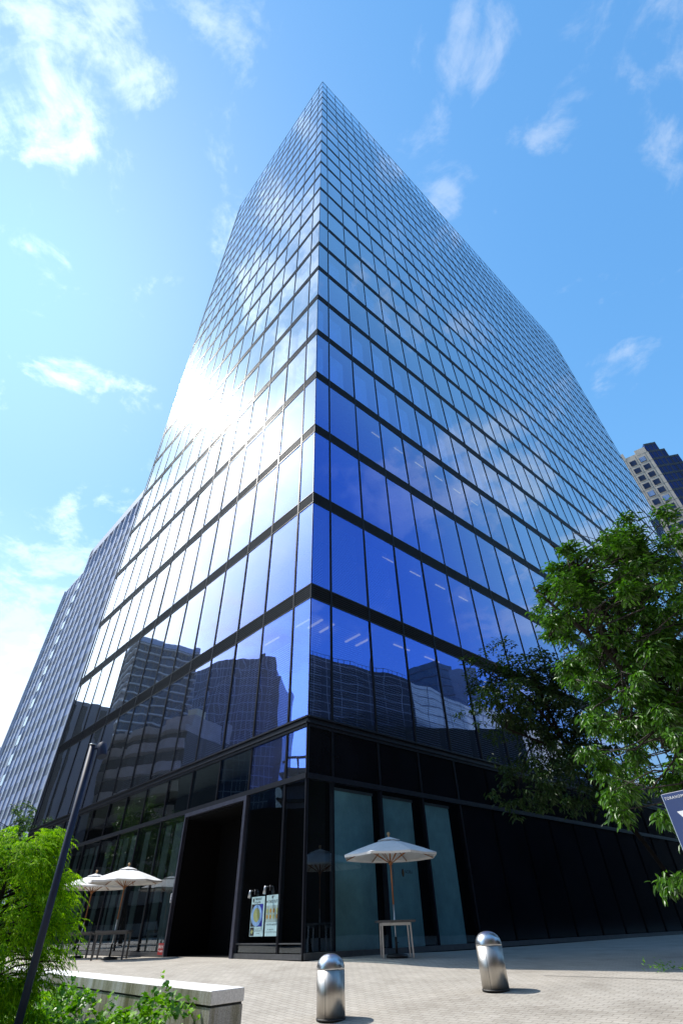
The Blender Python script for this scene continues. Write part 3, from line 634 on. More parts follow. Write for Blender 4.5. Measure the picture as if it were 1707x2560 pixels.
# ------------------------------------------------------------------ umbrellas and tables
def make_umbrella(rot):
    Um = thing('parasol', 'x', 'umbrella', 'white umbrellas outside the lobby')
    n = 8; RAD = 1.13; ze = 1.93; zt = 2.26
    mb = MB(); seg = 5
    ring = lambda r, z, sag: [(r*(1-sag*(i % 2 == 1)*0.0)*math.cos(2*math.pi*i/n), r*math.sin(2*math.pi*i/n), z) for i in range(n)]
    prof = [(0.20, 2.235), (0.52, 2.145), (0.87, 2.035), (1.20, 1.92)]
    def pt(i, r, z, mid): 
        a = 2*math.pi*i/n
        if not mid: return (r*math.cos(a), r*math.sin(a), z)
        a2 = 2*math.pi*(i+1)/n
        return (r*(math.cos(a)+math.cos(a2))/2*0.985, r*(math.sin(a)+math.sin(a2))/2*0.985, z-0.012*r)
    for i in range(n):
        for j in range(len(prof)-1):
            (r1, z1), (r2, z2) = prof[j], prof[j+1]
            A, Bm, Cc = pt(i, r1, z1, 0), pt(i, r1, z1, 1), pt(i+1, r1, z1, 0); A2, B2, C2 = pt(i, r2, z2, 0), pt(i, r2, z2, 1), pt(i+1, r2, z2, 0)
            mb.quad(A, A2, B2, Bm); mb.quad(Bm, B2, C2, Cc)
        e1, em, e2 = pt(i, *prof[-1], 0), pt(i, *prof[-1], 1), pt(i+1, *prof[-1], 0); dn = lambda q, h: (q[0]*0.995, q[1]*0.995, q[2]-h)
        mb.quad(e1, dn(e1, .05), dn(em, .045), em); mb.quad(em, dn(em, .045), dn(e2, .05), e2)
    cano = mb.build('canopy', CANVAS, Um); so_ = cano.modifiers.new('thick', 'SOLIDIFY'); so_.thickness = 0.004
    mb = MB()
    for i in range(n):
        A, Bm, Cc = pt(i, .03, 2.315, 0), pt(i, .03, 2.315, 1), pt(i+1, .03, 2.315, 0); A2, B2, C2 = pt(i, .30, 2.235, 0), pt(i, .30, 2.235, 1), pt(i+1, .30, 2.235, 0)
        mb.quad(A, A2, B2, Bm); mb.quad(Bm, B2, C2, Cc)
    v = mb.build('vent_cap', CANVAS, Um); v.modifiers.new('thick', 'SOLIDIFY').thickness = 0.004
    mb = MB(); mb.lathe([(0.02, 2.30), (0.030, 2.325), (0.022, 2.345), (0.040, 2.375), (0.040, 2.395), (0.022, 2.42)], 16); mb.build('finial', WOODL, Um)
    mb = MB(); mb.tube([(0, 0, 0.95), (0, 0, 2.31)], 0.019, 12); mb.build('pole', WOOD, Um)
    mb = MB(); mb.tube([(0, 0, 0.10), (0, 0, 0.952)], 0.0165, 12); mb.build('lower_pole', ALU, Um)
    mb = MB(); mb.tube([(0, 0, 0.06), (0, 0, 0.36)], 0.028, 12); mb.tube([(0.028, 0, 0.26), (0.06, 0, 0.26)], 0.008, 6); mb.build('sleeve', BLACK, Um)
    mb = MB(); mb.lathe([(0.24, 0.0), (0.245, 0.03), (0.22, 0.06), (0.05, 0.075)], 28); mb.build('base', BLACK, Um)
    mb = MB(); mb.lathe([(0.03, 1.72), (0.045, 1.74), (0.045, 1.79), (0.03, 1.80)], 12); mb.build('runner', WOOD, Um)
    for i in range(n):
        a = 2*math.pi*i/n; ca, sa = math.cos(a), math.sin(a)
        mb = MB(); mb.tube([(0.03*ca, 0.03*sa, 2.26), (1.185*ca, 1.185*sa, 1.89)], 0.011, 6); mb.tube([(0.045*ca, 0.045*sa, 1.77), (0.56*ca, 0.56*sa, 2.065)], 0.009, 6); mb.build('rib', WOOD, Um)
    mb = MB(); mb.tube([(0.03, -0.02, 1.76), (0.05, -0.03, 1.55), (0.035, -0.02, 1.30), (0.045, -0.01, 1.58), (0.03, 0.0, 1.76)], 0.004, 5); mb.build('cord', BLACK, Um)
    return Um
um = make_umbrella(0); um.scale = (1.07, 1.07, 1.04); um.location = (2.245, 0.08, 0); um.rotation_euler.z = 0.35
um['label'] = 'single white umbrella in the shade in front of the green screen windows'
u2 = copy_tree(um); u2.scale = (1, 1, 1); u2.location = (-6.318, 4.488, 0.0); u2.rotation_euler.z = 0.12; u2['label'] = 'sunlit white umbrella nearer to the dark entrance, right one of the pair'
u3 = copy_tree(um); u3.scale = (1, 1, 1); u3.location = (-8.254, 6.579, 0.0); u3.rotation_euler.z = -0.10; u3['label'] = 'sunlit white umbrella partly hidden by the bright green conifer bush'
for u in (um, u2, u3): u.location.z = float(gz(u.location.x, u.location.y))
def make_table(w, d, h, mat_top, mat_leg, lw=0.045, inset=0.10, nmid=0):
    T = thing('table', 'x', 'table', 'outdoor tables under the umbrellas')
    mb = MB(); mb.abox(-w/2, w/2, -d/2, d/2, h-0.045, h); mb.build('table_top', mat_top, T, 0.006)
    mb = MB(); i_ = inset
    for (y0, y1) in ((-d/2+i_*.5, -d/2+i_*.5+0.03), (d/2-i_*.5-0.03, d/2-i_*.5)): mb.abox(-w/2+i_, w/2-i_, y0, y1, h-0.095, h-0.046)
    mb.build('apron', mat_leg, T)
    for sx in (-1, 1):
        for sy in (-1, 1):
            mb = MB(); x = sx*(w/2-i_); y = sy*(d/2-i_*.5-.015)
            P = [(x-lw/2, y-lw/2, h-.05), (x+lw/2, y-lw/2, h-.05), (x+lw/2, y+lw/2, h-.05), (x-lw/2, y+lw/2, h-.05)]
            Q = [(p[0]+sx*.012, p[1]+sy*.012, 0) for p in P]
            mb.hexa(Q+P); mb.build('leg', mat_leg, T)
    return T
t1 = make_table(0.90, 0.62, 0.66, ALUD, ALU, 0.034, 0.12); t1.scale = (1.04, 1.04, 1.04); t1.location = (2.245, 0.08, float(gz(2.245, 0.08))); t1.rotation_euler.z = 0.06
t1['label'] = 'grey-topped table with pale metal legs under the single umbrella'
t2 = make_table(1.00, 0.80, 0.68, ALUD, ALUD, 0.05, 0.07); t2.location = u2.location; t2.rotation_euler.z = 0.16
t2['label'] = 'dark grey table under the sunlit umbrella nearer to the entrance'
t3 = copy_tree(t2); t3.location = u3.location; t3.rotation_euler.z = 0.10; t3['label'] = 'dark grey table farther from the entrance, partly behind the conifer bush'

# ------------------------------------------------------------------ granite planter
PA = Vector((-0.23, -8.771, 0.117)); pu = Vector((-0.663, 0.749, 0)); pv = Vector((0.612, 0.791, 0))
pl_ = thing('granite_planter', 'low granite planter wall with a pale sunlit cap and mossy stains', 'planter')
mb = MB()
cuts = [0, 1.25, 2.50, 4.1, 6.0, 9.0]
for a, b in zip(cuts[:-1], cuts[1:]): mb.box(PA+pu*(a+0.004)-Zv*0.105, pu*(b-a-0.008), pv*0.45, Zv*0.105)
mb.build('cap_stone', [GRANT], pl_, 0.006)
mb = MB(); mb.box(PA+pu*0.02+pv*0.02-Zv*0.125, pu*8.9, pv*0.41, Zv*0.021); mb.build('shadow_gap', BACK, pl_)
mb = MB()
for a, b in ((0.012, 1.25), (1.256, 3.2), (3.206, 6.0), (6.006, 8.95)): mb.box(PA+pu*a+pv*0.008-Zv*1.1, pu*(b-a), pv*0.434, Zv*0.976)
mb.build('wall_block', [STAIN], pl_, 0.004)
mb = MB(); mb.box(PA+pu*0.0-Zv*0.1045+pv*-0.0015, pu*9, pv*0.0015, Zv*0.098); mb.build('cap_face', STAIN, pl_)
mb = MB(); bed = [PA+pv*-0.0, PA+pu*9, PA+pu*9-pv*6.0, PA-pv*6.0+pu*-0.6]; 
bn = 26
bedV = []; bedF = []
for i in range(bn):
    for j in range(bn):
        u, v = i/(bn-1), j/(bn-1); q = PA + pu*(9*u+0.10) - pv*(5.2*v+0.0)
        bedV.append((q.x, q.y, -0.36+0.04*math.sin(i*1.7)+0.04*math.cos(j*2.3)-0.25*v))
for i in range(bn-1):
    for j in range(bn-1): bedF.append((i*bn+j, i*bn+j+1, (i+1)*bn+j+1, (i+1)*bn+j))
bo = npmesh('planting_bed', bedV, bedF, SOIL, smooth=True); bo['kind'] = 'structure'

# ------------------------------------------------------------------ leaves
def leaf_cloud(name, pos, dirs, nrm, length, width, mat, parent=None, fold=0.25, curl=0.25):
    """one mesh of many pointed folded leaves (each 4 quads-as-tris strip)"""
    n = len(pos); pos = np.asarray(pos); d = dirs/np.linalg.norm(dirs, axis=1, keepdims=True)
    s = np.cross(d, nrm); s /= np.linalg.norm(s, axis=1, keepdims=True)+1e-9; u = np.cross(s, d)
    L = np.asarray(length).reshape(-1, 1)*np.ones((n, 1)); Wd = np.asarray(width).reshape(-1, 1)*np.ones((n, 1))
    base = pos; m1 = pos+d*L*.38-u*L*curl*.10; m2 = pos+d*L*.72-u*L*curl*.35; tip = pos+d*L-u*L*curl*.8
    l1 = m1+s*Wd*.5+u*Wd*fold; r1 = m1-s*Wd*.5+u*Wd*fold; l2 = m2+s*Wd*.36+u*Wd*fold*.8; r2 = m2-s*Wd*.36+u*Wd*fold*.8
    V = np.stack([base, m1, m2, tip, l1, r1, l2, r2], 1).reshape(-1, 3)
    T = np.array([[0, 4, 1], [0, 1, 5], [4, 6, 1], [1, 6, 2], [1, 2, 5], [5, 2, 7], [6, 3, 2], [2, 3, 7]])
    Fq = (np.arange(n)[:, None, None]*8+T[None]).reshape(-1, 3)
    return npmesh(name, V, Fq, mat, parent)
def unit(v): return v/(np.linalg.norm(v, axis=-1, keepdims=True)+1e-9)
def sample_ellipsoids(E, n, shell=0.55):
    out = []; wts = np.array([e[1][0]*e[1][1]*e[1][2] for e in E]); wts = wts/wts.sum()
    for e, k in zip(E, rng.multinomial(n, wts)):
        v = unit(rng.normal(size=(k, 3))); r = rng.uniform(shell**3, 1, (k, 1))**(1/3)
        out.append(np.array(e[0])+v*r*np.array(e[1]))
    return np.concatenate(out)
def grow(mb, pts, skeleton, trunk_r, twig_r=0.006, jit=0.12):
    """join cluster points to limb polylines with bent twigs"""
    S = np.array([p for limb in skeleton for p in limb])
    for q in pts:
        dd = np.linalg.norm(S-q, axis=1)+np.where(S[:, 2] > q[2]+0.1, 0.6, 0.0); k = int(np.argmin(dd)); a = Vector(S[k]); b = Vector(q)
        if (b-a).length > 2.2: continue
        m = (a+b)*0.5+Vector(rng.normal(0, jit, 3))+Vector((0, 0, -0.05)); mb.tube([a, m, b], [twig_r*2.0, twig_r*1.3, twig_r*.6], 5)
def limb(pts, n=10):
    """smooth polyline through control points"""
    pts = [Vector(p) for p in pts]; out = []
    for i in range(len(pts)-1):
        p0, p1, p2, p3 = pts[max(i-1, 0)], pts[i], pts[i+1], pts[min(i+2, len(pts)-1)]
        for j in range(n):
            t = j/n; out.append(0.5*((2*p1)+(p2-p0)*t+(2*p0-5*p1+4*p2-p3)*t*t+(3*p1-p0-3*p2+p3)*t**3))
    out.append(pts[-1]); return out
def broadleaf(name, label, E, limbs, nclus, per, leafL, leafW, mat, group=None, shell=0.5, twig=0.006, drop=None, droop=0.55):
    T = thing(name, label, 'tree', group)
    mb = MB(); skel = []
    for pts, r0_, r1_ in limbs:
        lp = limb(pts, 8); k = len(lp); mb.tube(lp, [r0_+(r1_-r0_)*i/(k-1) for i in range(k)], 9); skel.append([tuple(p) for p in lp])
    cc = sample_ellipsoids(E, max(40, nclus//8), shell); csz = min(e[1][0] for e in E)*0.20
    cl = cc[rng.integers(0, len(cc), nclus)]; cl = cl+rng.normal(0, csz, cl.shape)*np.array([1.1, 1.1, .6])
    if drop is not None: cl = cl[~drop(cl)]
    grow(mb, cc, [s[len(s)//4:] for s in skel], 0, twig)
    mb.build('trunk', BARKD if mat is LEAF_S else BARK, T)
    n = len(cl)*per; ctr = np.repeat(cl, per, 0)
    out = unit(ctr-np.array(E[0][0])); az = rng.uniform(0, 2*math.pi, n)
    d = np.stack([np.cos(az), np.sin(az), rng.normal(-droop, 0.35, n)], 1)+out*0.35
    pos = ctr+unit(d)*rng.uniform(0.0, leafL*0.75, (n, 1))+rng.normal(0, leafL*0.35, (n, 3))
    nr = unit(np.stack([rng.normal(0, .55, n), rng.normal(0, .55, n), np.ones(n)], 1)); 
    leaf_cloud('crown', pos, d, nr, leafL*rng.uniform(.65, 1.2, n), leafW*rng.uniform(.75, 1.2, n), mat, T)
    return T
cx = lambda d, dx=0.0: (1.218+0.5*d, -15.623+0.866*d)
# big sunlit broadleaf tree
E1 = [((4.65, -9.75, 3.85), (0.92, 1.1, 0.95)), ((5.2, -9.6, 3.3), (1.3, 1.4, 1.5)), ((5.3, -9.7, 4.35), (1.0, 1.1, 0.8)), ((4.80, -9.7, 2.3), (1.05, 1.1, 0.85)),
      ((4.50, -9.8, 1.55), (0.62, 0.8, 0.50)), ((4.38, -9.9, 1.0), (0.32, 0.4, 0.32)), ((4.22, -9.9, 0.55), (0.16, 0.25, 0.22)), ((4.85, -9.9, 1.95), (0.6, 0.7, 0.6)), ((5.3, -9.8, 2.7), (0.7, 0.8, 0.7))]
broadleaf('broadleaf_tree', 'big glossy green tree in sunlight at the right in front of the tower', E1,
    [([(5.9, -9.6, -0.35), (5.75, -9.6, 0.8), (5.35, -9.6, 2.0), (5.0, -9.6, 3.0)], 0.15, 0.085),
     ([(5.35, -9.6, 2.0), (4.75, -9.7, 2.8), (4.6, -9.7, 3.6), (4.45, -9.7, 4.45)], 0.08, 0.022),
     ([(5.0, -9.6, 3.0), (4.85, -9.5, 3.8), (4.75, -9.5, 4.4), (4.65, -9.5, 4.95)], 0.075, 0.02),
     ([(5.0, -9.6, 3.0), (5.35, -9.5, 3.7), (5.45, -9.5, 4.4), (5.7, -9.6, 5.0)], 0.07, 0.02),
     ([(5.6, -9.6, 1.2), (5.1, -10.0, 1.6), (4.7, -10.1, 2.0), (4.3, -10.0, 2.6)], 0.06, 0.016),
     ([(4.75, -9.7, 2.8), (4.4, -9.9, 3.2), (4.1, -9.9, 3.6), (3.85, -9.8, 4.1)], 0.045, 0.014),
     ([(4.85, -9.5, 3.8), (4.6, -9.9, 4.2), (4.2, -10.0, 4.7)], 0.035, 0.012),
     ([(5.75, -9.6, 0.8), (5.7, -10.1, 0.9), (5.5, -10.4, 0.8)], 0.035, 0.012),
     ([(5.35, -9.6, 2.0), (5.9, -9.2, 2.9), (6.2, -9.1, 3.9)], 0.07, 0.02)],
    3300, 15, 0.088, 0.028, LEAF_T, shell=0.30, droop=0.40)
E2 = [((5.7, -2.9, 5.4), (1.3, 1.3, 1.0)), ((5.9, -2.7, 4.2), (1.5, 1.4, 0.8)), ((6.6, -2.4, 3.2), (1.6, 1.4, 0.9)), ((6.9, -2.2, 5.0), (1.5, 1.5, 1.2))]
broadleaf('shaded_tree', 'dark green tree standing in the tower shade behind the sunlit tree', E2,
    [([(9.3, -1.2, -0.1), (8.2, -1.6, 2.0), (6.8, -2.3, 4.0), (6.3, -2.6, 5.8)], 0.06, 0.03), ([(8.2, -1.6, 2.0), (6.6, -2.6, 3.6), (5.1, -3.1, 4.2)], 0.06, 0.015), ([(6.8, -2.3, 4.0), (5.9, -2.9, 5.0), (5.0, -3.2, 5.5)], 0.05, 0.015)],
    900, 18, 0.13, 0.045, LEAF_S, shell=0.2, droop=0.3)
for i, (c, r, h, lab) in enumerate((((-22.6, 23.8), 2.6, 8.0, 'dark green street tree behind the bush at the far left edge'), ((-19.6, 24.6), 2.2, 6.8, 'lighter street tree beside the left end of the tower, behind the bush'),
                                    ((-25.7, 15.5), 2.6, 8.5, 'street tree beyond the left frame edge, mirrored in the lobby windows'))):
    x, y = c; z = h-r
    broadleaf('street_tree', lab, [((x, y, z), (r, r, r)), ((x+.8, y-.6, z-1.2), (r*.8, r*.8, r*.7)), ((x-.9, y+.4, z-1.0), (r*.8, r*.8, r*.7))],
        [([(x, y, 0), (x+.1, y, z*.5), (x, y, z+r*.4)], 0.16, 0.04), ([(x+.1, y, z*.5), (x+1, y-.5, z)], 0.08, 0.03), ([(x, y, z*.55), (x-1, y+.4, z)], 0.08, 0.03)],
        420, 16, 0.24, 0.11, LEAF_B, 'street trees beyond the left facade', shell=0.45, twig=0.01)
# ------------------------------------------------------------------ conifer bush: drooping feathery sprays
def conifer(cx_, cy_, zb, h, r):
    T = thing('conifer_bush', 'bright yellow-green feathery conifer bush at the left in front of the umbrellas', 'bush')
    mb = MB(); mb.tube([(cx_, cy_, zb-.2), (cx_+.03, cy_, zb+h*.5), (cx_, cy_, zb+h*.92)], [.07, .05, .012], 9)
    P = []; Dd = []; Nn = []; Ln = []; Wn = []
    nb = 360
    for i in range(nb):
        f = (i+rng.random())/nb; z = zb+h*(0.10+0.88*f**0.9); az = rng.uniform(0, 2*math.pi)
        prof = math.sin(min(1, (0.22+0.78*(1-f))*1.35)*math.pi/2) if f > .25 else 0.80+0.7*f
        rr = r*prof*rng.uniform(0.62, 1.08)
        a = np.array([cx_, cy_, z-0.10]); tip = np.array([cx_+rr*math.cos(az), cy_+rr*math.sin(az), z+rng.uniform(-.05, .16)])
        if i % 3 == 0 and f > .2: mb.tube([a, (a+tip)/2+np.array([0, 0, .08]), tip], [.014, .009, .004], 5)
        # sprays along the outer half, arching over at the end
        out = np.array([math.cos(az), math.sin(az), 0]); side = np.array([-math.sin(az), math.cos(az), 0])
        ns = 17
        for j in range(ns):
            t = 0.55+0.47*j/(ns-1); c = a+(tip-a)*t+np.array([0, 0, 0.10*math.sin(t*2.6)])+side*rng.normal(0, .085)+np.array([0, 0, rng.normal(0, .025)])
            sd_ = side*rng.uniform(-1, 1)*.8+out*rng.uniform(.3, 1.0)+np.array([0, 0, rng.uniform(-.25, .35)])
            sd_ = sd_/np.linalg.norm(sd_); sl = rng.uniform(.10, .19); perp = np.cross(sd_, [0, 0, 1]); perp /= np.linalg.norm(perp)+1e-6
            for q in range(12):
                tt = q/11; base = c+sd_*sl*tt+np.array([0, 0, -0.5*sl*tt*tt])
                sg = 1 if q % 2 else -1
                dv = sd_*0.75+perp*sg*0.75*(1-tt*.6)+np.array([0, 0, -0.30-0.35*tt]); P.append(base); Dd.append(dv); Nn.append([rng.normal(0, .3), rng.normal(0, .3), 1]); Ln.append(sl*(.36-.14*tt)); Wn.append(.0125)
    mb.build('trunk', BARK, T)
    leaf_cloud('foliage', np.array(P), np.array(Dd), unit(np.array(Nn)), np.array(Ln), np.array(Wn), LEAF_C, T, fold=.15, curl=.35)
conifer(-2.92, -8.45, -0.52, 2.02, 0.93)
# ------------------------------------------------------------------ ivy ground cover
def ivy(n):
    outline = [(0, -0.05), (.30, -.12), (.50, .18), (.30, .32), (.34, .62), (.10, .60), (0, 1.0), (-.10, .60), (-.34, .62), (-.30, .32), (-.50, .18), (-.30, -.12)]
    V = []; Fq = []
    for i in range(n):
        u = rng.uniform(0.05, 6.6); v = rng.uniform(0.10, 4.6)
        if i < n*0.30: u = rng.uniform(0.1, 4.2); v = rng.uniform(0.05, 1.1)
        q = PA+pu*u-pv*v; hgt = 0.10+0.12*math.sin(u*2.3+v*1.3)+0.10*math.sin(u*5.1-v*3.3)
        z = -0.33-0.05*v+max(0.0, hgt)+rng.uniform(0, .12)
        for (su, sv, sh, sr) in ((1.72, .35, .36, .13), (0.45, .40, .27, .17), (2.9, .5, .26, .12), (3.5, .6, .20, .18), (1.2, .7, .16, .25), (0.9, .25, .10, .3)):
            dd = math.hypot(u-su, v-sv)
            if dd < sr: z += sh*(1-dd/sr)**.6*rng.uniform(.3, 1.0)
        s = rng.uniform(.045, .10); az = rng.uniform(0, 2*math.pi); tilt = rng.uniform(-.2, .9)
        rot = Matrix.Rotation(az, 3, 'Z') @ Matrix.Rotation(-tilt, 3, 'X') @ Matrix.Rotation(rng.uniform(-.5, .5), 3, 'Y')
        k = len(V); V.append(tuple(Vector((q.x, q.y, z))+rot @ Vector((0, .3*s, 0))))
        for (a, b) in outline: V.append(tuple(Vector((q.x, q.y, z))+rot @ Vector((a*s, b*s, .18*s*abs(a)*2-.1*s*b*b))))
        for j in range(12): Fq.append((k, k+1+j, k+1+(j+1) % 12))
    o = npmesh('ivy', V, Fq, LEAF_I); tag(o, 'glossy green ivy covering the bed in front of the granite planter', 'ivy', kind='stuff')
ivy(5200)
# weeds at the right edge of the paving
def weeds():
    P = []; Dd = []; L = []
    for i in range(16):
        x = rng.normal(6.75, .25); y = rng.normal(-3.8, .25); z = float(gz(x, y))
        for j in range(rng.integers(4, 10)):
            a = rng.uniform(0, 6.28); hz = rng.uniform(.0, .10 if i % 5 else .2); P.append((x+.03*math.cos(a), y+.03*math.sin(a), z+hz)); Dd.append((math.cos(a), math.sin(a), rng.uniform(.1, 1.0))); L.append(rng.uniform(.03, .08))
    o = leaf_cloud('weeds', np.array(P), np.array(Dd), unit(np.array([[.2, .1, 1.]]*len(P))+rng.normal(0, .2, (len(P), 3))), np.array(L), np.array(L)*.4, LEAF_I)
    tag(o, 'small weeds sprouting from the paving at the right edge', 'weeds', kind='stuff')
weeds()

# ------------------------------------------------------------------ lamp post
lp = thing('lamp_post', 'slim navy lamp post leaning across the conifer bush with a floodlight on top', 'lamp post')
b0 = Vector((-1.83, -9.31, -0.75)); tp = Vector((-1.905, -9.33, 2.335))
mb = MB(); mb.tube([b0, tp], 0.036, 18); mb.build('pole', POLE, lp)
mb = MB(); mb.tube([tp, tp+Zv*0.012], 0.040, 18); mb.build('pole_cap', ALU, lp)
mb = MB(); mb.tube([tp-Zv*0.045, tp+Vector((0.075, 0.02, -0.03))], 0.012, 8); mb.build('bracket', POLE, lp)
hd = tp+Vector((0.115, 0.03, -0.055)); ax = Vector((0.25, -0.15, -0.62)).normalized()
mb = MB(); mb.tube([hd-ax*.085, hd-ax*.08, hd+ax*.08, hd+ax*.085], [.046, .050, .056, .052], 18); mb.build('lamp_head', POLE, lp)

# ------------------------------------------------------------------ navy sign
sg = thing('direction_sign', 'navy sign panel with TORANOMON lettering and a white triangle at the right edge', 'sign')
S0 = Vector((3.149, -12.17, 1.156)); su = Vector((0.5, -0.866, 0)); sn = Vector((-0.866, -0.5, 0))
mb = MB(); mb.box(S0-Zv*1.25-sn*0.04, su*0.75, sn*0.04, Zv*1.25); mb.build('panel', NAVY, sg, 0.003)
mb = MB(); mb.box(S0-Zv*1.252-su*0.004-sn*0.038, su*0.004, sn*0.036, Zv*1.25); mb.build('edge_trim', ALU, sg)
sm = Matrix((su, Zv, sn)).transposed().to_4x4(); sm.translation = S0+su*0.010-Zv*0.034+sn*0.0012
text_mesh('lettering', 'TORANOMON', 0.021, WHITE, sg, sm, 0.0006, spacing=1.25)
mb = MB(); mb.poly([S0+su*a-Zv*b+sn*0.0015 for a, b in ((0.055, 0.10), (0.32, 0.46), (0.585, 0.10))]); mb.build('white_triangle', WHITE, sg)
mb = MB(); mb.poly([S0+su*(0.30+.03*math.cos(t))+sn*.0015-Zv*(0.62+.03*math.sin(t)) for t in np.linspace(6.28, 0, 20, endpoint=False)]); mb.build('red_dot', RED, sg)
mb = MB(); 
for a in (0.12, 0.60): mb.box(S0+su*a-Zv*2.0-sn*0.03, su*0.05, sn*0.02, Zv*0.75)
mb.build('post', ALUD, sg)

# ------------------------------------------------------------------ background: white finned tower (left)
WALLB = pmat('blue_grey_wall', (0.16, 0.21, 0.36), 0.5, 0, 0.15, 0.2)
ft = thing('finned_tower', 'white concrete office tower with vertical fins behind the left facade', 'building')
q1 = Vector((-51.2+1.2, 85.9-15.6, 0)); fd = Vector((-0.686, 0.728, 0)); fn = Vector((-0.728, -0.686, 0))
FT0 = q1-fd*26; HT = 75.6; HB = 69.6; FLH = 3.55
def ff(s, z, o=0): return FT0+fd*s+fn*o+Zv*z
def ffbox(mb, s0, s1, z0, z1, o0, o1):
    mb.hexa([ff(s0, z0, o1), ff(s1, z0, o1), ff(s1, z0, o0), ff(s0, z0, o0), ff(s0, z1, o1), ff(s1, z1, o1), ff(s1, z1, o0), ff(s0, z1, o0)])
S1, S2 = 45.5, 58.5
mb = MB(); ffbox(mb, 0, S1, 0, HT-2.4, -24, -0.06); mb.build('wall', WALLB, ft)
mb = MB(); ffbox(mb, S1, S2, 0, HB, -24, -0.08); mb.build('wall', WALLB, ft)
mb = MB(); ffbox(mb, -1, S1, HT-2.4, HT, -24, 0.35); ffbox(mb, S1-.1, S2, HB, HB+.5, -24, .05); mb.build('roof_band', CONCR, ft)
nfl = int(HB/FLH)
mb = MB(); fins = MB(); pale = MB()
s = 0.0; bays = []
while s < S2-0.1: bays.append(s); s += 3.2
strip = (S1-1.0, S1+1.6)
for s in bays:
    if strip[0] < s < strip[1]: continue
    top = HT-6.5 if s < S1 else HB
    ffbox(fins, s-.26, s+.26, 0, top, -0.3, 0.12)
for s in np.arange(0, S1+.1, 3.2):
    ffbox(fins, s-.22, s+.22, HT-6.4, HT-2.4, -0.3, 0.34)
ffbox(fins, strip[0], strip[0]+.35, 0, HT-2.4, -.3, .14); ffbox(fins, strip[1], strip[1]+.35, 0, HB, -.3, .14); ffbox(fins, S2-.5, S2, 0, HB, -.3, .44)
fo = fins.build('fin', CONCR, ft); fo['kind'] = 'stuff'
win = MB()
for k in range(nfl):
    z = k*FLH+1.0
    for s in bays:
        if strip[0] < s+.5 < strip[1]: continue
        ffbox(win, s+.40, s+2.80, z+.2, z+1.9, -.12, -0.045)
    ffbox(pale, strip[0]+.36, strip[1]-.01, z-.2, z+1.7, -.3, .08)
wo_ = win.build('window', WINFAR, ft); wo_['kind'] = 'stuff'
so2 = pale.build('stair_window', WINPALE, ft); so2['kind'] = 'stuff'
mb = MB(); 
for k in range(3): ffbox(mb, S1-2.2+k*.55, S1-1.8+k*.55, HT-1.9, HT-.5, .35, .42)
mb.build('roof_sign', POLE, ft)
# far blue glass block at the left edge
bb = thing('blue_glass_block', 'low blue glass building with a pale roof edge at the far left', 'building')
bp0 = Vector((-108, 146, 0)); u_ = Vector((.85, .52, 0)); v_ = Vector((-.52, .85, 0))
mb = MB(); mb.box(bp0-u_*20, u_*40, v_*20, Zv*43.5); mb.build('wall', RESI, bb)
mb = MB(); mb.box(bp0-u_*20.2-v_*.2+Zv*43.5, u_*40.4, v_*20.4, Zv*2.6); mb.build('roof', CONCR, bb)
mb = MB()
for k in range(12): mb.box(bp0-u_*20-v_*.12+Zv*(3.4*k+2.6), u_*40, v_*.1, Zv*.7)
o_ = mb.build('floor_line', WINFARB, bb); o_['kind'] = 'stuff'

# ------------------------------------------------------------------ background: beige and blue tower (right)
bt_ = thing('stepped_tower', 'beige stone tower with square windows and stepped dark blue glass side', 'building')
K0 = Vector((103.3, 94.6, 0)); ua = Vector((math.cos(R_(143)), math.sin(R_(143)), 0)); na = Vector((-ua.y, ua.x, 0)); 
if na.dot(CAM-K0) < 0: na = -na
ub = Vector((math.cos(R_(-15)), math.sin(R_(-15)), 0)); nb_ = Vector((-ub.y, ub.x, 0))
if nb_.dot(CAM-K0) < 0: nb_ = -nb_
HK = 120.5
mb = MB(); pts = [K0, K0+ua*26, K0+ua*26-na*20, K0-na*20]; mb.prism([(p.x, p.y) for p in pts], 0, HK-2.0); mb.build('wall', BEIGE, bt_)
mb = MB(); mb.box(K0+ua*.2+Zv*(HK-2.0)-na*.6, ua*3.2, na*.65, Zv*2.3); mb.box(K0+ua*6.6+Zv*(HK-2)-na*.6, ua*18, na*.65, Zv*3.2); mb.box(K0+ua*3.4+Zv*(HK-2.0)-na*.6, ua*3.2, na*.5, Zv*1.0); mb.build('parapet', BEIGE, bt_)
fh = 3.45; cw = 2.95
for k in range(26):
    for j in range(4):
        if k*4+j >= 100: break
        z = HK-5.2-k*fh; s = 1.55+j*cw
        mb = MB(); mb.box(K0+ua*s+Zv*z+na*.02-na*.12, ua*1.7, na*.115, Zv*1.95); w_ = mb.build('window', WINFARB if (k+j) % 5 == 0 else WINFAR, bt_)
        if j < 2 and k < 22:
            mb = MB(); f0 = K0+ua*s+Zv*z+na*.03
            mb.box(f0-ua*.08, ua*.08, na*.06, Zv*1.95); mb.box(f0+ua*1.7, ua*.08, na*.06, Zv*1.95); mb.box(f0-ua*.08-Zv*.22, ua*1.86, na*.08, Zv*.22); mb.build('frame', LINE, w_)
mb = MB()
for k in range(26): mb.box(K0+Zv*(HK-5.9-k*fh)+na*.002, ua*26, na*.01, Zv*.09)
for j in range(7): mb.box(K0+ua*(0.9+j*cw)+na*.003, ua*.09, na*.012, Zv*(HK-2))
o_ = mb.build('stone_joint', LINE, bt_); o_['kind'] = 'stuff'
steps = [(0.0, 3.6, HK+1.5, -0.8), (3.6, 6.0, HK-0.6, -2.6), (6.0, 9.4, HK-3.0, -4.0), (9.4, 13.5, HK-9.5, -5.5), (13.5, 20, HK-16, -7.0)]
gl = MB(); ln = MB()
gl.box(K0+Zv*(HK-2)-na*4+ua*.3, ua*20, -na*10, Zv*3.6)
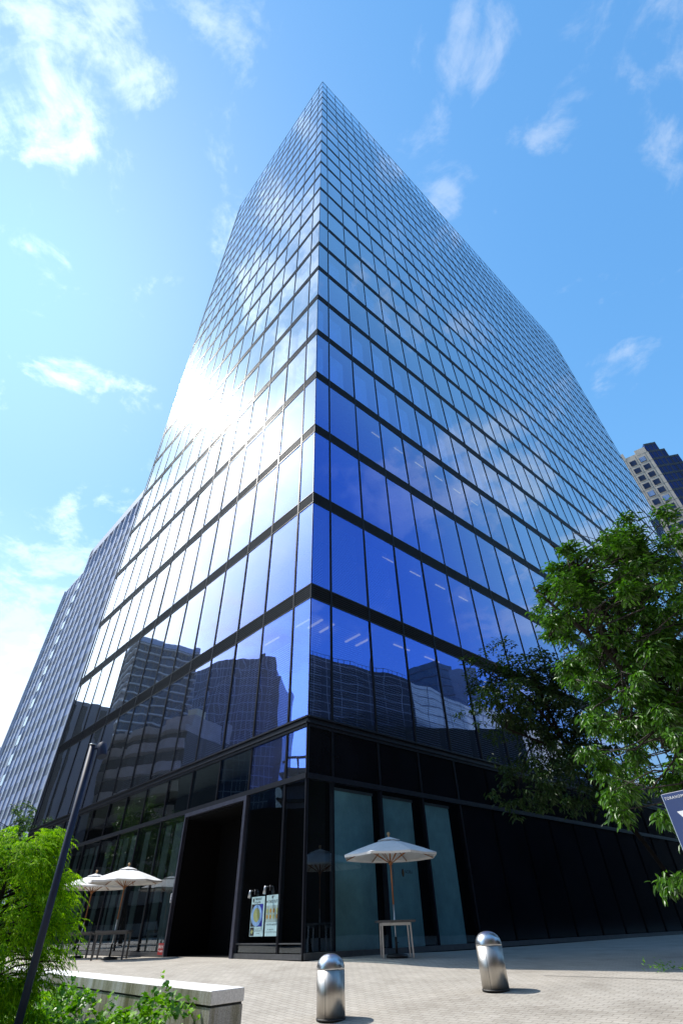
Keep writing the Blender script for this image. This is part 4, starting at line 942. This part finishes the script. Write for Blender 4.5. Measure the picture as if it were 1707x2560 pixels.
for (a, b, h, off) in steps:
    o0 = K0+ub*a+nb_*(off+.8); gl.box(o0-nb_*12, ub*(b-a), nb_*12, Zv*h)
    for k in range(38): 
        z = h-0.9-k*fh
        if z > 0: ln.box(o0+Zv*z, ub*(b-a), nb_*.06, Zv*.85)
    x = a+0.9
    while x < b-.1: ln.box(K0+ub*x+nb_*(off+.8), ub*.16, nb_*.09, Zv*h); x += 1.25
gl.build('glass_wall', BLUEGL, bt_); o_ = ln.build('glass_grid', LINE, bt_); o_['kind'] = 'stuff'

# ------------------------------------------------------------------ the city mirrored in the glass
def obox(mb, o, u, v, h, z0=0): mb.box(o+Zv*z0, u, v, Zv*(h-z0))
ta = thing('apartment_tower', 'dark blue apartment high-rise with pale balcony lines, mirrored in the left facade', 'building')
KA = Vector((-143.9, 83, 0)); ua1 = Vector((-.64, -.77, 0)); va1 = Vector((-.77, .64, 0))
mb = MB(); obox(mb, KA, ua1*23, va1*22, 82.5); mb.build('wall', RESI, ta)
mb = MB(); obox(mb, KA-ua1*.3-va1*.3, ua1*23.6, va1*22.6, 84.4, 82.5); mb.build('roof', WINFARB, ta)
mb = MB()
for k in range(27):
    z = 3.05*k+2.2; mb.box(KA+Zv*z-ua1*.9-va1*.9, ua1*24.8, va1*23.8, Zv*.42)
o_ = mb.build('balcony', LINEW, ta); o_['kind'] = 'stuff'
mb = MB()
for j in range(10): mb.box(KA+ua1*(2.4*j+.6)-va1*.35, ua1*.35, va1*.35, Zv*82)
o_ = mb.build('pier', LINE, ta); o_['kind'] = 'stuff'
tb = thing('curved_glass_tower', 'curved dark blue glass high-rise mirrored near the tower corner', 'building')
arc = []
for i in range(13):
    f = i/12; arc.append(Vector((-210+3*f+6.5*math.sin(math.pi*f), 90-46*f, 0)))
cap = [Vector((-235, 44, 0)), Vector((-235, 90, 0))]
hts = [97+4.5*math.sin(max(0, i-2)/10*1.5) for i in range(13)]
mb = MB()
for i in range(12):
    a, b = arc[i], arc[i+1]; mb.quad(a, b, b+Zv*hts[i+1], a+Zv*hts[i])
mb.prism([(p.x, p.y) for p in [arc[0]+Vector((-1, 0, 0)), arc[-1]+Vector((-1, 0, 0))]+cap], 0, 96)
mb.prism([(p.x, p.y) for p in [arc[-1], arc[-1]+Vector((0, -3.2, 0)), cap[0]+Vector((0, -3.2, 0)), cap[0]]], 0, 92)
mb.build('wall', RESI, tb)
mb = MB()
for i in range(12):
    a, b = arc[i], arc[i+1]
    for k in range(24): mb.box(a+Zv*(4*k+3)+Vector((.05, 0, 0)), b-a, Vector((.12, 0, 0)), Zv*.35)
    for j in range(2):
        p = a+(b-a)*(j/2); mb.box(p+Vector((.1, 0, 0)), Vector((.22, 0, 0)), Vector((0, -.22, 0)), Zv*hts[i])
o_ = mb.build('glass_grid', pmat('pale_blue_mullion', (0.16, 0.22, 0.30), .4), tb); o_['kind'] = 'stuff'
mb = MB(); mb.box(arc[-3]+Zv*100.5, Vector((-2, 0, 0)), Vector((0, -3, 0)), Zv*2.2); mb.tube([arc[-3]+Zv*102, arc[-3]+Vector((0, 3, 103.6))], .2, 6); mb.build('crane', LINE, tb)
ap = thing('apartment_block', 'brown tiled apartment block with rounded balconies mirrored in the lobby glass', 'building')
A0 = Vector((-67.2, 47.2, 0)); A1 = Vector((-58.6, 26.0, 0)); au = (A1-A0).normalized(); al = (A1-A0).length; an = Vector((-au.y, au.x, 0))
if an.x < 0: an = -an
mb = MB(); obox(mb, A0-an*10, au*al, an*10, 23.6); mb.build('wall', APTD, ap)
mb = MB(); obox(mb, A0+au*(al-7.0)-an*9, au*6.5, an*7.5, 26.6); mb.build('stair_tower', APT, ap)
mb = MB(); obox(mb, A0+au*(al-4.5)-an*7, au*2.2, an*3, 28.6, 26.6); mb.build('water_tank', CREAM, ap)
nbay = 4
for k in range(8):
    z = 3.0*k+.2; mb = MB()
    for j in range(nbay):
        n = 10; w = al/nbay
        for i in range(n):
            f0, f1 = i/n, (i+1)/n; d0 = .5+1.1*math.sin(math.pi*f0)**.6; d1 = .5+1.1*math.sin(math.pi*f1)**.6
            p0 = A0+au*(w*(j+f0)); p1 = A0+au*(w*(j+f1))
            mb.hexa([p0+an*d0+Zv*z, p1+an*d1+Zv*z, p1+Zv*z, p0+Zv*z, p0+an*d0+Zv*(z+1.25), p1+an*d1+Zv*(z+1.25), p1+an*(d1-.12)+Zv*(z+1.25), p0+an*(d0-.12)+Zv*(z+1.25)])
    mb.build('balcony', APT, ap)
mb = MB()
for j in range(nbay):
    w = al/nbay
    for i in range(10):
        f0, f1 = i/10, (i+1)/10; d0 = .7+1.2*math.sin(math.pi*f0)**.6; d1 = .7+1.2*math.sin(math.pi*f1)**.6; p0 = A0+au*(w*(j+f0)); p1 = A0+au*(w*(j+f1))
        mb.hexa([p0+an*d0+Zv*23.6, p1+an*d1+Zv*23.6, p1-an*2+Zv*23.6, p0-an*2+Zv*23.6, p0+an*d0+Zv*24.5, p1+an*d1+Zv*24.5, p1-an*2+Zv*24.5, p0-an*2+Zv*24.5])
mb.build('roof', APT, ap)
cb = thing('panel_concrete_block', 'grey blue ribbed concrete block mirrored at the left end of the facade', 'building')
c0 = Vector((-47.5, 50, 0)); c1 = Vector((-59.4, 38.8, 0)); cu = (c1-c0).normalized(); cl_ = (c1-c0).length; cn = Vector((-cu.y, cu.x, 0))
if cn.dot(Vector((1, -.6, 0))) < 0: cn = -cn
mb = MB(); obox(mb, c0-cn*9, cu*cl_, cn*9, 27.6); mb.build('wall', PCON, cb)
mb = MB(); x = .5
while x < cl_-1: mb.box(c0+cu*x, cu*.6, cn*.12, Zv*27); x += random.uniform(1.3, 2.8)
mb.build('rib', APTD, cb)
sb = thing('slatted_office', 'low office block with dark horizontal sunshades mirrored beside the corner', 'building')
s0_ = Vector((-80, 15.2, 0)); mb = MB(); mb.box(s0_-Vector((16, 0, 0)), Vector((16, 0, 0)), Vector((1, -26, 0)), Zv*21.5); mb.build('wall', WINFARB, sb)
mb = MB()
for k in range(9): mb.box(s0_+Vector((-17, .8, 2.2+2.5*k)), Vector((18.2, 0, 0)), Vector((1, -27.5, 0)), Zv*.35)
mb.build('sunshade', LINE, sb)
mb = MB()
for i in range(14): mb.box(s0_+Vector((.9, -2*i, 21.5)), Vector((.2, 0, 0)), Vector((0, -.2, 0)), Zv*2.6)
mb.box(s0_+Vector((.8, .5, 24.1)), Vector((.4, 0, 0)), Vector((1, -27, 0)), Zv*.4); mb.build('roof_frame', LINE, sb)
cw_ = thing('cream_curved_hall', 'cream curved hall wall with fine courses mirrored in the lower right facade', 'building')
cp = limb([(70, -24, 0), (77, -13.3, 0), (91, 4.1, 0), (113.6, 23.8, 0), (128, 36, 0), (150, 52, 0)], 6)
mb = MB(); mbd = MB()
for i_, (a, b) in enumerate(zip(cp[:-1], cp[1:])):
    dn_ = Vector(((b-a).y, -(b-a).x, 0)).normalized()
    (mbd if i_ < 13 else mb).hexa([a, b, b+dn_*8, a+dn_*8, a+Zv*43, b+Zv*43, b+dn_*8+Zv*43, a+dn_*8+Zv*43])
mbd.build('shade_painted_wall', DKBRN, cw_)  # the tower's shade on this end of the hall, put into its colour
mb.build('wall', CREAM, cw_)
mb = MB()
for a, b in zip(cp[:-1], cp[1:]):
    dn_ = Vector(((b-a).y, -(b-a).x, 0)).normalized()
    for k in range(24): mb.box(a+Zv*(3+k*1.7)-dn_*.05, b-a, dn_*.04, Zv*.16)
    mb.box(a-dn_*.06, (b-a).normalized()*.14, dn_*.05, Zv*43)
o_ = mb.build('course_line', pmat('course_joint', (0.2, 0.2, 0.16), .8), cw_); o_['kind'] = 'stuff'
mb = MB()
for a, b in zip(cp[:-1], cp[1:]):
    dn_ = Vector(((b-a).y, -(b-a).x, 0)).normalized(); mb.box(a+Zv*44.0+dn_*.4, b-a, dn_*.07, Zv*.07)
    for j in range(3): mb.box(a+(b-a)*(j/3)+Zv*43+dn_*.4, (b-a).normalized()*.07, dn_*.07, Zv*1.0)
mb.build('roof_rail', POLE, cw_)
td = thing('dark_green_tower', 'dark green glass high-rise mirrored above the cream hall', 'building')
mb = MB(); mb.prism([(205, 12), (199, 24), (205, 35), (225, 35), (225, 12)], 0, 92); mb.prism([(204, 33), (204, 39), (216, 39), (216, 33)], 70, 90); mb.prism([(207, 34), (207, 38), (212, 38), (212, 34)], 0, 70); mb.build('wall', DKGRN, td)
mb = MB()
for k in range(24): mb.prism([(204.8, 11.8), (198.8, 24), (204.8, 35.2), (205, 35), (199.1, 24), (205, 12)], 3.8*k+2, 3.8*k+2.4)
o_ = mb.build('floor_line', LINE, td); o_['kind'] = 'stuff'
mb = MB(); mb.tube([(150, -4, 0), (150, -4, 79)], [1.2, .15], 8); tg = mb.build('radio_mast', LINE, None); tag(tg, 'thin radio mast mirrored to the left of the dark green high-rise', 'mast')
db = thing('brown_podium', 'long dark brown podium building mirrored low in the right facade', 'building')
mb = MB(); mb.box((38, -34, 0), (12, 3, 0), (14, 52, 0), (0, 0, 19)); mb.build('wall', DKBRN, db)
mb = MB(); mb.box((37.8, -34.2, 19), (12.4, 3, 0), (14.2, 52.4, 0), (0, 0, .5)); mb.build('roof', DKBRN, db)
mb = MB(); mb.box((52.2, 18.3, 0), (10, -6, 0), (29, 34, 0), (0, 0, 15)); mb.build('wing', DKBRN, db)

so_b = thing('added_sky_blocker', 'broad brown block added unseen behind the camera to hold back sky light', 'building')  # unseen block added to cut sky light on the shaded plaza
mb = MB(); mb.abox(-45, 38, -62, -40, 0, 56); mb.build('wall', pmat('sky_blocker_brown', (0.14, 0.10, 0.075), .8, 0, .15, .5), so_b)
mb = MB()
for k in range(13):
    for j in range(20): mb.abox(-43+4*j, -40.6+4*j, -40.0, -39.93, 4*k+1.5, 4*k+3.5)
o_ = mb.build('window', WINFAR, so_b); o_['kind'] = 'stuff'  # windows of the added sky blocker
mb = MB(); mb.abox(-45.5, 38.5, -62.5, -39.5, 56, 57.2); mb.build('roof', DKBRN, so_b)  # top of the added sky blocker

ht = thing('added_tall_sky_blocker', 'tall brown block added unseen beyond the right frame edge to deepen the shade', 'building')  # second unseen block, added to keep high sky light off the shade
mb = MB(); mb.prism([(40, -24), (74, -36), (74, -58), (40, -42)], 0, 105); mb.build('wall', pmat('tall_sky_blocker_brown', (0.13, 0.105, 0.085), .8, 0, .15, .5), ht)
mb = MB()
for k in range(28):
    for j in range(5): mb.box((39.95, -26.5-3.1*j, 3.6*k+2), (0.06, 0, 0), (0, -1.8, 0), (0, 0, 2))
o_ = mb.build('window', WINFAR, ht); o_['kind'] = 'stuff'  # windows of the added tall sky blocker

pv_ = thing('dark_pavilion', 'low dark rounded pavilion mirrored in the glass left of the tower corner', 'building')
mb = MB(); pr = []
for i in range(9):
    a = math.pi*i/8; pr.append((-21+3.2*math.cos(a)*1.0, 4.6+3.0*math.sin(a)))
mb.prism(pr+[(-24.2, -7), (-17.8, -7)], 0, 5.6); mb.build('wall', DKBRN, pv_)
mb = MB(); mb.prism([(x_*1.0, y_) for x_, y_ in pr]+[(-24.4, -7.2), (-17.6, -7.2)], 5.6, 6.1); mb.build('roof', DKBRN, pv_)

jt = MB(); ja, jb = Vector((4.60, -3.61, 0)), Vector((7.2, -5.47, 0)); jn = Vector((0.58, 0.81, 0))*0.012
for i in range(24):
    a = ja+(jb-ja)*(i/24); b = ja+(jb-ja)*((i+1)/24); h = lambda q: Vector((q.x, q.y, float(gz(q.x, q.y))+0.006))
    jt.quad(h(a-jn), h(b-jn), h(b+jn), h(a+jn))
o_ = jt.build('pavement_joint', BACK); o_['kind'] = 'structure'
